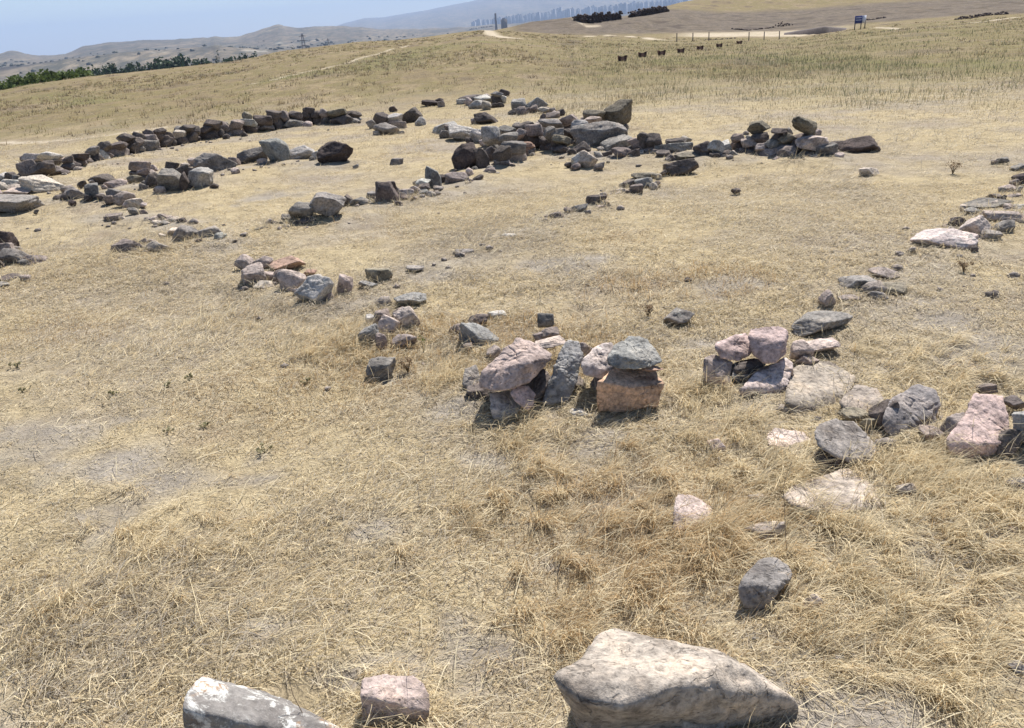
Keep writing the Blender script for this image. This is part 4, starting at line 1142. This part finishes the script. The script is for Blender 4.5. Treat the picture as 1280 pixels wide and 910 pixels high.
for x, yt, w, r_ in [(25, 93, 20, 150), (40, 90, 26, 165), (60, 89, 28, 170), (78, 88.5, 26, 180), (92, 90, 20, 190), (10, 103, 22, 150), (0, 100, 16, 165)]:
    tree(x, yt, w, r_, (0.085, 0.115, 0.032), "bushy bright green tree just beyond the grassy crest", "green trees beyond the crest", n=900)
for x, yt, w, r_ in [(100, 86, 16, 420), (110, 85, 14, 430), (121, 85, 14, 430), (134, 80, 16, 440), (146, 83, 15, 440), (157, 82, 14, 440), (168, 80, 13, 450), (178, 80, 13, 450), (190, 76, 14, 450), (203, 74, 16, 450), (214, 71, 20, 440),
                     (240, 76, 16, 420), (252, 76, 16, 420), (282, 72, 14, 430), (294, 70, 14, 430), (304, 69, 14, 430), (312, 69, 10, 430)]:
    tree(x, yt, w, r_, (0.040, 0.066, 0.034), "dark blue-green tree in the valley belt behind the crest", "dark trees of the valley belt", n=1000)
tree(268, 67.5, 10, 380, (0.035, 0.055, 0.032), "tall dark square-topped tree standing out of the valley belt", "dark trees of the valley belt", True, 500)
for x, yt in [(362, 56.5), (372, 58.5), (380, 58)]:
    tree(x, yt, 5, 300, (0.04, 0.055, 0.035), "tiny dark bush poking above the crest near the pylon", "small bushes above the crest", n=160)

g = np.random.default_rng(303)
VV, TT, CC, k = [], [], [], 0
D_, T_ = ICO[1]
for i in range(260):
    r_ = g.uniform(1750, 3600); a_ = g.uniform(az_of(-60), az_of(560))
    x, y = math.sin(a_) * r_, math.cos(a_) * r_
    w = g.uniform(2.0, 6.0)
    v = D_ * (1 + 0.3 * g.normal(size=(len(D_), 1))) * [w, w, w * .6] + [x, y, float(hgt(x, y)) + w * .3]
    VV.append(v); TT.append(T_ + k); CC.append(np.tile(np.array([.05, .056, .032]) * g.uniform(.6, 1.3), (len(v), 1))); k += len(v)
obj("scrub", mesh_np("scrub", np.vstack(VV), tris=np.vstack(TT), col=np.vstack(CC)), M_LEAF, kind="stuff", label="dark scrub dotted over the far plateau slopes", category="scrub")

VV, TT, k = [], [], 0
for p in ROWS_W:
    for (x0, y0), (x1, y1) in zip(p[:-1], p[1:]):
        L_ = math.hypot(x1 - x0, y1 - y0)
        for i in range(int(10 * L_)):
            t = g.uniform(); x = x0 + (x1 - x0) * t + g.normal() * .28; y = y0 + (y1 - y0) * t + g.normal() * .28
            w = g.gamma(2.0, .007) + .005
            v = D_ * (1 + 0.22 * g.normal(size=(len(D_), 1))) * [w, w * g.uniform(.6, 1), w * .6] + [x, y, float(hgt(x, y)) + w * .25]
            VV.append(v); TT.append(T_ + k); k += len(v)
o = obj("stone_chips", mesh_np("chips", np.vstack(VV), tris=np.vstack(TT)), M_STONE, kind="stuff", label="small stone chips scattered along the ruined rows", category="rubble")
o.color = (0.30, 0.26, 0.23, .2)

# ---------------------------------------------------------------- pylons
M_STEEL = mat_plain("pylon_steel", (0.16, 0.16, 0.17), 0.1, 1)
def pylon(px, yt, yb, r, label):
    d = ray(px, hor(px)); h = math.hypot(d[0], d[1]); x, y = d[0]/h*r, d[1]/h*r
    zt = CAM[2] + r * ray(px, yt)[2] / math.hypot(*ray(px, yt)[:2]); zg = float(hgt(x, y))
    H = zt - zg; b = H * 0.11
    parts = []
    def bar(a, c, w=H * .0045): parts.append(tube([a, c], [w, w], 4))
    lv = [0, .22, .42, .58, .72, .84, 1.0]
    wd = lambda t: b * (1 - t * .88)
    cs = [(1,1),(-1,1),(-1,-1),(1,-1)]
    for t0, t1 in zip(lv[:-1], lv[1:]):
        for i in range(4):
            A, B = cs[i], cs[(i+1) % 4]
            p0 = (A[0]*wd(t0), A[1]*wd(t0), t0*H); p1 = (A[0]*wd(t1), A[1]*wd(t1), t1*H)
            q0 = (B[0]*wd(t0), B[1]*wd(t0), t0*H); q1 = (B[0]*wd(t1), B[1]*wd(t1), t1*H)
            bar(p0, p1); bar(p0, q1, H*.0025); bar(q0, p1, H*.0025)
    V, Q = [], []
    for v, q in parts:
        k = sum(len(a) for a in V); V.append(v); Q += [[i+k for i in f] for f in q]
    e = obj("power_pylon", None, None, None, (x, y, zg), label=label, category="pylon")
    obj("lattice_mast", mesh_np("mast", np.vstack(V), quads=Q), M_STEEL, e)
    for t, l in ((.66, .17), (.80, .14), (.92, .10)):
        v, q = tube([(-l*H, 0, t*H), (0, 0, t*H + H*.02), (l*H, 0, t*H)], [H*.006, H*.014, H*.006], 5)
        obj("cross_arm", mesh_np("arm", v, quads=q), M_STEEL, e)
pylon(378, 41.5, 58, 1150, "tall grey lattice pylon behind the crest")
pylon(409, 48, 56, 1500, "smaller faint pylon farther along the line")

# ---------------------------------------------------------------- the far city
M_TOWER = mat_plain("pale_concrete", (0.30, 0.30, 0.31), 0.12, 0.02)
g = np.random.default_rng(21)
def tower_mesh(w, d, h, kind):
    b = [((0, 0, h/2 - 20), (w/2, d/2, h/2 + 20), 0)]
    b.append(((w*.12, 0, h + h*.04), (w*.16, d*.25, h*.04), 0))                       # lift house
    for s in (-1, 1):
        b.append(((s*w*.24, -d/2 - w*.02, h/2), (w*.09, w*.045, h/2*.96), 0))          # balcony stacks
    if kind: b.append(((0, -d*.3, h*.35), (w*.7, d*.3, h*.35), 0))                       # lower wing
    v, q = boxes(b)
    return mesh_np("tower", v, quads=q)
protos = [tower_mesh(34, 24, 72, 0), tower_mesh(30, 26, 84, 1), tower_mesh(42, 24, 62, 0), tower_mesh(28, 24, 58, 1)]
tops = {525: 31, 600: 24, 640: 20, 680: 14, 700: 11.5, 740: 8.5, 760: 5.5, 800: 2, 860: -3}
x = 592
while x < 862:
    r_ = g.uniform(7000, 8200)
    yt = np.interp(x, list(tops), list(tops.values())) + 1.2 + g.normal() * 1.0
    d = ray(x, hor(x)); h = math.hypot(d[0], d[1]); X_, Y_ = d[0]/h*r_, d[1]/h*r_
    zg = float(hgt(X_, Y_)); zt = CAM[2] + r_ * ray(x, yt)[2] / math.hypot(*ray(x, yt)[:2])
    k = int(g.integers(0, 4))
    o = obj("apartment_tower", protos[k], M_TOWER, None, (X_, Y_, zt - 1.4 * (72, 84, 62, 58)[k]), label="pale apartment tower of the hazy city skyline", category="building", group="apartment towers of the far city")
    o.rotation_euler.z = g.uniform(-.5, .5); o.scale = (1.15, 1.15, 1.4)
    x += g.uniform(3.0, 7.5)
for px, yt, r_, w in ((620, 16.5, 2600, 4.0), (630, 24, 2500, 7.5)):
    d = ray(px, hor(px)); h = math.hypot(d[0], d[1]); X_, Y_ = d[0]/h*r_, d[1]/h*r_
    zg = float(hgt(X_, Y_)); zt = CAM[2] + r_ * ray(px, yt)[2] / math.hypot(*ray(px, yt)[:2])
    if w < 5:
        v, q = tube([(0, 0, 0), (0, 0, (zt-zg)*.5), (0, 0, zt-zg)], [w, w*.8, w*.65], 12)
        obj("factory_chimney", mesh_np("chimney", v, quads=q), M_POST, None, (X_, Y_, zg), label="tall dark chimney rising in front of the city", category="chimney")
    else:
        v, q = boxes([((0, 0, (zt-zg)/2), (w, w*.8, (zt-zg)/2), .3), ((0, 0, (zt-zg) + 1), (w*.5, w*.4, 2), .3)])
        obj("water_tower", mesh_np("tower", v, quads=q), M_POST, None, (X_, Y_, zg), label="squat dark tower building beside the tall chimney", category="building")

# ---------------------------------------------------------------- dry grass
FT = np.array([f for f in FOOT if f[2] > 0.02])
def clear_of_stones(x, y, k=1.0):
    ok = np.ones(len(x), bool)
    for fx, fy, fr in FT:
        if fy < 14: ok &= (x - fx) ** 2 + (y - fy) ** 2 > (fr * k) ** 2
    return ok

def blades(P, ang, L, e0, e1, w, roll, C, tip=True):
    """curved blades: root P, heading, length, elevation at root and tip, half width"""
    n = len(P)
    u = np.column_stack([np.sin(ang), np.cos(ang), np.zeros(n)])
    s = np.column_stack([np.cos(ang) * np.cos(roll), -np.sin(ang) * np.cos(roll), np.sin(roll)]) * w[:, None]
    up = np.array([0, 0, 1.0])
    m1 = P + (u * np.cos(e0)[:, None] + up * np.sin(e0)[:, None]) * (L * .5)[:, None]
    m2 = m1 + (u * np.cos(e1)[:, None] + up * np.sin(e1)[:, None]) * (L * .5)[:, None]
    if tip:
        V = np.stack([P - s, P + s, m1 - s * .8, m1 + s * .8, m2], 1).reshape(-1, 3)
        b = 5 * np.arange(n)[:, None]
        Q = b + np.array([[0, 1, 3, 2]]); T = b + np.array([[2, 3, 4]])
        return V, Q, T, np.repeat(C, 5, axis=0)
    V = np.stack([P - s, P + s, m2], 1).reshape(-1, 3)
    return V, None, 3 * np.arange(n)[:, None] + np.array([[0, 1, 2]]), np.repeat(C, 3, axis=0)

STRAW = np.array([(0.75, 0.64, 0.42), (0.68, 0.56, 0.35), (0.69, 0.61, 0.44), (0.58, 0.465, 0.29), (0.62, 0.54, 0.40), (0.54, 0.46, 0.33)])
RUSSET = np.array([(0.50, 0.36, 0.20), (0.44, 0.31, 0.165), (0.55, 0.41, 0.235), (0.38, 0.265, 0.145)])
GREY = np.array([(0.44, 0.385, 0.31), (0.52, 0.46, 0.37), (0.37, 0.32, 0.255)])

def russet_field(x, y):
    a, b = hit(760, 690)[:2], hit(870, 620)[:2]
    return 0.75 * np.exp(-((x - a[0])**2 + (y - a[1])**2) / 0.16) + 0.6 * np.exp(-((x - b[0])**2 + (y - b[1])**2) / 0.12) + 0.35 * sstep(0.3, 0.6, fbm(x * 0.8 + 40, y * 0.8, 6.0, 3))

def sow(n, r0, r1, seed, per, far=False, ls=1.0):
    g = np.random.default_rng(seed)
    m = n // per
    a = g.uniform(R(-40), R(40), m)
    t = g.uniform(0, 1, m)
    r = np.exp(math.log(r0) + t * math.log(r1 / r0)) if far else np.sqrt(r0 * r0 + t ** 1.35 * (r1 * r1 - r0 * r0))
    x, y = np.sin(a) * r, np.cos(a) * r
    bare = fbm(x * 0.75, y * 0.75, 12.0, 4)                         # worn ground shows through in places
    keep = g.uniform(size=m) < np.clip(1.05 - sstep(0.08, 0.42, bare) * 0.85, 0.1, 1)
    keep &= g.uniform(size=m) > 0.6 * dust(x, y)
    keep &= clear_of_stones(x, y)
    x, y, r = x[keep], y[keep], r[keep]
    m = len(x)
    flow = 2.2 + 2.4 * fbm(x * 0.45, y * 0.45, 20.0, 3) + g.normal(size=m) * 0.5
    rus = np.clip(russet_field(x, y), 0, 1) * (r < 14)
    lush = sstep(-0.1, 0.45, fbm(x * 0.6 - 9, y * 0.6, 31.0, 3))
    ti = np.repeat(np.arange(m), per)
    k = len(ti)
    X = x[ti] + g.normal(size=k) * 0.020 * (1 + r[ti] * 0.05); Y = y[ti] + g.normal(size=k) * 0.020 * (1 + r[ti] * .05)
    Zg = hgt(X, Y)
    ang = flow[ti] + g.normal(size=k) * 0.75
    L = g.gamma(4, 0.25, k) * (0.030 + 0.045 * lush[ti]) * ls
    e0 = np.clip(g.normal(0.38, 0.32, k), 0.03, 1.4); e1 = np.clip(e0 - g.uniform(0.1, 0.8, k), -0.35, 1.2)
    isr = g.uniform(size=k) < rus[ti]
    e0 = np.where(isr, g.uniform(0.5, 1.35, k), e0); e1 = np.where(isr, e0 - 0.3, e1); L = np.where(isr, L * 0.8, L)
    C = STRAW[g.integers(0, len(STRAW), k)]
    gr = g.uniform(size=k) < np.clip(0.2 + 0.45 * sstep(0.0, .35, fbm(X * .5, Y * .5, 44., 3)), 0, .7)
    C = np.where(gr[:, None], GREY[g.integers(0, len(GREY), k)], C)
    C = np.where(isr[:, None], RUSSET[g.integers(0, len(RUSSET), k)], C)
    C = C * g.uniform(0.82, 1.15, k)[:, None]
    w = g.uniform(0.0005, 0.0011, k) + r[ti] * 0.00017
    P = np.column_stack([X, Y, Zg + g.uniform(-0.002, 0.008, k)])
    return P, ang, L, e0, e1, w, g.uniform(-.9, .9, k), C

parts = []
parts.append(blades(*sow(190000, 1.35, 7.5, 11, 10, ls=0.95)))
parts.append(blades(*sow(430000, 1.35, 8.5, 14, 6, ls=0.7), tip=False))
b2 = sow(160000, 6.5, 22, 12, 12, True)
parts.append(blades(*b2[:2], b2[2] * 1.35, b2[3] * 1.3, *b2[4:], tip=False))
# loose long straws lying on top, combed one way
g = np.random.default_rng(77)
k = 2600
r = np.sqrt(1.4 ** 2 + g.uniform(0, 1, k) ** 1.6 * (8 ** 2 - 1.4 ** 2)); a = g.uniform(R(-40), R(40), k)
x, y = np.sin(a) * r, np.cos(a) * r
ok = clear_of_stones(x, y); x, y, r = x[ok], y[ok], r[ok]; k = len(x)
ang = 2.3 + 2.6 * fbm(x * .4, y * .4, 20., 3) + g.normal(size=k) * .7
parts.append(blades(np.column_stack([x, y, hgt(x, y) + .012]), ang, g.uniform(.06, .22, k), g.uniform(.02, .45, k), g.uniform(-.3, .1, k), g.uniform(.0008, .0014, k) + r * .0001,
                    g.uniform(-.3, .3, k), np.array([(0.70, 0.61, 0.42)]) * g.uniform(.7, 1.1, k)[:, None]))
RING = []
gq = np.random.default_rng(91)
for fx, fy, fr in FT:
    if fy < 9 and fr > .02:
        m = int(26 + 260 * fr)
        a_ = gq.uniform(0, 6.283, m); q_ = fr * gq.uniform(1.0, 1.75, m)
        RING.append(np.column_stack([fx + np.cos(a_) * q_, fy + np.sin(a_) * q_]))
RING = np.vstack(RING); k = len(RING); rr_ = np.hypot(RING[:, 0], RING[:, 1])
e_ = gq.uniform(.5, 1.4, k)
parts.append(blades(np.column_stack([RING, hgt(RING[:, 0], RING[:, 1]) - .004]), gq.uniform(0, 6.28, k), gq.gamma(4, .25, k) * .075, e_, e_ - gq.uniform(.1, .9, k),
                    gq.uniform(.0006, .0012, k) + rr_ * .00015, gq.uniform(-.8, .8, k), STRAW[gq.integers(0, 6, k)] * gq.uniform(.75, 1.1, k)[:, None]))
gt = np.random.default_rng(123)
CT = [(1180, 600, .30, 2600), (1060, 700, .30, 2400), (1230, 640, .25, 1800), (1150, 820, .35, 2200), (985, 600, .16, 1500), (905, 545, .18, 1200), (890, 660, .12, 1500), (1040, 760, .25, 1500), (720, 640, .4, 3000), (840, 720, .3, 2200),
      (560, 470, .15, 1000), (640, 540, .15, 900), (870, 500, .14, 900), (1180, 460, .3, 1500), (1130, 580, .15, 1100), (430, 430, .3, 1200), (470, 890, .12, 700), (200, 680, .3, 1300), (90, 760, .3, 900), (720, 770, .2, 900)]
for cx, cy_, rad, m in CT:
    c0 = hit(cx, cy_)
    m = int(m * 1.0)
    kk = gt.integers(0, 40, m)
    tc = c0[:2] + gt.normal(size=(40, 2)) * rad * .6; td = gt.normal(2.2, .7, 40)
    XY = tc[kk] + gt.normal(size=(m, 2)) * .018
    ok = clear_of_stones(XY[:, 0], XY[:, 1], 0.9); XY = XY[ok]; kk = kk[ok]; m = len(XY)
    e_ = np.clip(gt.normal(.75, .3, m), .15, 1.45)
    parts.append(blades(np.column_stack([XY, hgt(XY[:, 0], XY[:, 1]) - .004]), td[kk] + gt.normal(size=m) * .5, gt.gamma(5, .2, m) * .105, e_, e_ - gt.uniform(.2, 1.0, m),
                        gt.uniform(.0006, .0011, m) + np.hypot(XY[:, 0], XY[:, 1]) * .00012, gt.uniform(-.8, .8, m),
                        np.where(gt.uniform(size=(m, 1)) < (.4 if cx in (720, 840, 890) else .1), RUSSET[gt.integers(0, 4, m)] * 1.1, np.array([(0.72, 0.61, 0.405)]) * gt.uniform(.75, 1.12, (m, 1)))))
# tall uncut grass and olive weeds on the far slopes
def far_tufts(n, r0, r1, seed, hscale):
    g = np.random.default_rng(seed)
    a = g.uniform(R(-40), R(40), n); r = np.exp(math.log(r0) + g.uniform(0, 1, n) * math.log(r1 / r0))
    x, y = np.sin(a) * r, np.cos(a) * r
    tall = sstep(az_of(620), az_of(760), a) * sstep(12.5, 19, r + 3.5 * fbm(x * .5, y * .5, 3., 2)) * (1 - sstep(70, 100, r))
    z4 = zones(x, y)
    keep = (g.uniform(size=n) < (0.3 + 0.7 * sstep(-.25, .25, fbm(x * .9, y * .9, 55., 3))) * (0.42 + 0.58 * np.maximum(tall, z4[:, 1]))) & (z4[:, 0] < 0.3) & (np.hypot(x, y) < 118)
    x, y, r, tall, gr = x[keep], y[keep], r[keep], tall[keep], z4[keep, 1]
    n = len(x)
    f = fbm(x * .25, y * .12, 7., 4)
    green = g.uniform(size=n) < np.clip(gr * sstep(-.25, .2, fbm(x * .7, y * .7, 2., 3)) * 0.95 + 0.05 * tall, 0, 1)
    L = (0.04 + 0.042 * tall * np.clip(1 + 1.6 * fbm(x * .35, y * .35, 77., 3), .2, 1.9) + 0.085 * green) * g.uniform(.5, 1.5, n) * hscale
    C = np.array([(0.44, 0.35, 0.215), (0.37, 0.29, 0.175), (0.50, 0.41, 0.265), (0.35, 0.285, 0.16)])[g.integers(0, 4, n)] * np.clip(.88 + .9 * f, .5, 1.25)[:, None]
    C = np.where(green[:, None], np.array([(0.15, 0.165, 0.085), (0.24, 0.225, 0.125), (0.12, 0.135, 0.075)])[g.integers(0, 3, n)], C)
    w = np.maximum(0.0035, r * 0.0003) * g.uniform(.6, 1.3, n)
    e0 = g.uniform(.9, 1.5, n)
    return blades(np.column_stack([x, y, hgt(x, y) - .01]), g.uniform(0, 6.28, n), L, e0, e0 - g.uniform(0, .5, n), w, g.uniform(-.4, .4, n), C, tip=False)
parts.append(far_tufts(240000, 12.5, 120, 31, 1.0))

gk = np.random.default_rng(411)
def tussocks(n, a0, a1, r0, r1):
    a = gk.uniform(az_of(a0), az_of(a1), n); r = np.exp(math.log(r0) + gk.uniform(0, 1, n) * math.log(r1 / r0))
    x, y = np.sin(a) * r, np.cos(a) * r
    ok = (gk.uniform(size=n) < 0.12 + sstep(-.05, .35, fbm(x * .16, y * .07, 88., 3))) & (zones(x, y)[:, 0] < .2)
    x, y, r = x[ok], y[ok], r[ok]
    t = np.repeat(np.arange(len(x)), 12); k = len(t)
    X = x[t] + gk.normal(size=k) * .10; Y = y[t] + gk.normal(size=k) * .16
    base = np.array([(0.27, 0.21, 0.12), (0.20, 0.155, 0.10), (0.24, 0.21, 0.105), (0.36, 0.28, 0.17)])[gk.integers(0, 4, len(x))]
    e = gk.uniform(.5, 1.4, k)
    return blades(np.column_stack([X, Y, hgt(X, Y) - .01]), gk.uniform(0, 6.28, k), gk.uniform(.06, .2, k), e, e - .4, np.maximum(.006, r[t] * .0005), gk.uniform(-.6, .6, k), base[t] * gk.uniform(.8, 1.2, k)[:, None], tip=False)
parts.append(tussocks(5200, -60, 720, 22, 118))
parts.append(tussocks(1500, 700, 1340, 30, 100))
V, Q, T, C, off = [], [], [], [], 0
for v, q, t, c in parts:
    V.append(v); C.append(c); T.append(t + off)
    if q is not None: Q.append(q + off)
    off += len(v)
me = mesh_np("dry_grass", np.vstack(V), quads=np.vstack(Q), tris=np.vstack(T), col=np.vstack(C))
obj("dry_grass", me, M_GRASS, kind="stuff", label="pale dry straw and mown grass covering the slope", category="grass")

# ---------------------------------------------------------------- single weeds and stalks
def weed(px, py, hpx, spread, col, n, label, group, name="dry_weed", leafy=True):
    g = np.random.default_rng(int(px * 31 + py))
    p = hit(px, py); s = (p - CAM) @ FW / F; H = hpx * s
    zg = float(hgt(p[0], p[1]))
    e = obj(name, None, None, None, (p[0], p[1], zg), label=label, category="weed")
    if group: e['group'] = group
    V, Q = [], []
    for k in range(n):
        a = g.uniform(0, 6.28); t = g.uniform(.2, 1) * spread
        tip = np.array([math.cos(a) * t * H, math.sin(a) * t * H, H * g.uniform(.6, 1.0)])
        v, q = tube([(0, 0, -.01), tip * [.35, .35, .55], tip], [.0016 + s * .12, .0012 + s * .10, .0006 + s * .05], 4)
        j = sum(len(i) for i in V); V.append(v); Q += [[i + j for i in f] for f in q]
    v = np.vstack(V)
    obj("stems", mesh_np("stems", v, quads=Q, col=np.tile(np.array(col), (len(v), 1))), M_LEAF, e)
    if leafy:
        c = np.array([q_[8:12].mean(0) for q_ in V])
        v, q, cc = leaf_cloud(c, np.full((len(c), 3), H * .22), 14 * n, max(0.006, 0.9 * s), np.array(col) * 1.3, g)
        obj("leaves", mesh_np("leaves", v, quads=q, col=cc), M_LEAF, e)
OL = (0.27, 0.245, 0.14); BR = (0.24, 0.175, 0.11)
for x, y, h in [(143, 497, 9), (237, 478, 10), (208, 485, 9), (255, 532, 11), (331, 560, 15), (212, 540, 9), (22, 460, 12), (28, 490, 8), (383, 478, 10)]:
    weed(x, y, h * .65, 1.1, OL, 6, "small olive weed sprouting from the mown straw on the open slope", "small weeds on the open slope")
for x, y, h, l in [(1191, 217, 14, "brown dry shrublet beyond the row with the long pale slab"), (1205, 338, 13, "brown dry shrublet above the half-buried stones"), (810, 397, 14, "brown dry shrublet beside the lone dark grey stone"),
                   (510, 462, 18, "brown dry weed next to the lone dark grey stone below the pink heap")]:
    weed(x, y, h, .6, BR, 14, l, None)
weed(530, 440, 22, .15, (0.13, 0.15, 0.05), 2, "single green sprig beside the small pink heap", None, "green_sprig")
def stalk(pts, label):
    base = hit(*pts[0]); P = [at_y(x, y, base[1] + 0.01 * i) - base for i, (x, y) in enumerate(pts)]
    v, q = tube(P, list(np.linspace(.0014, .0008, len(P))), 5)
    obj("dry_stalk", mesh_np("stalk", v, quads=q), mat_plain("stalk_brown", (0.27, 0.20, 0.135), .3, 30), None, base, label=label, category="stalk")
stalk([(985, 702), (982, 670), (981, 640), (979, 610), (984, 590), (990, 578)], "thin brown stalk rising above the round dark stone")
stalk([(418, 870), (405, 855), (398, 840), (394, 826)], "short dark stalk rising right behind the white-lichened rock")
stalk([(395, 920), (380, 895), (366, 868), (360, 843)], "bent brown stalk left of the white-lichened rock")
stalk([(735, 448), (737, 432), (740, 418), (741, 413)], "short black twig standing behind the white-topped rock")

# ---------------------------------------------------------------- haze
v, q = boxes([((0, 0, 300), (23000, 23000, 400), 0)])
hz = bpy.data.materials.new("haze_air"); hz.use_nodes = True
n = hz.node_tree.nodes; n.clear()
o_ = n.new("ShaderNodeOutputMaterial"); pv_ = n.new("ShaderNodeVolumePrincipled")
pv_.inputs["Color"].default_value = (0.47, 0.61, 0.87, 1)
pv_.inputs["Density"].default_value = 8.5e-5
pv_.inputs["Anisotropy"].default_value = 0.0
hz.node_tree.links.new(pv_.outputs[0], o_.inputs["Volume"])
obj("haze", mesh_np("haze", v, quads=q), hz, kind="stuff")
print("TRIS", sum(sum(len(p.vertices) - 2 for p in o.data.polygons) for o in scene.objects if o.type == 'MESH' and o.name != 'dry_grass'), len(bpy.data.meshes['dry_grass'].polygons))
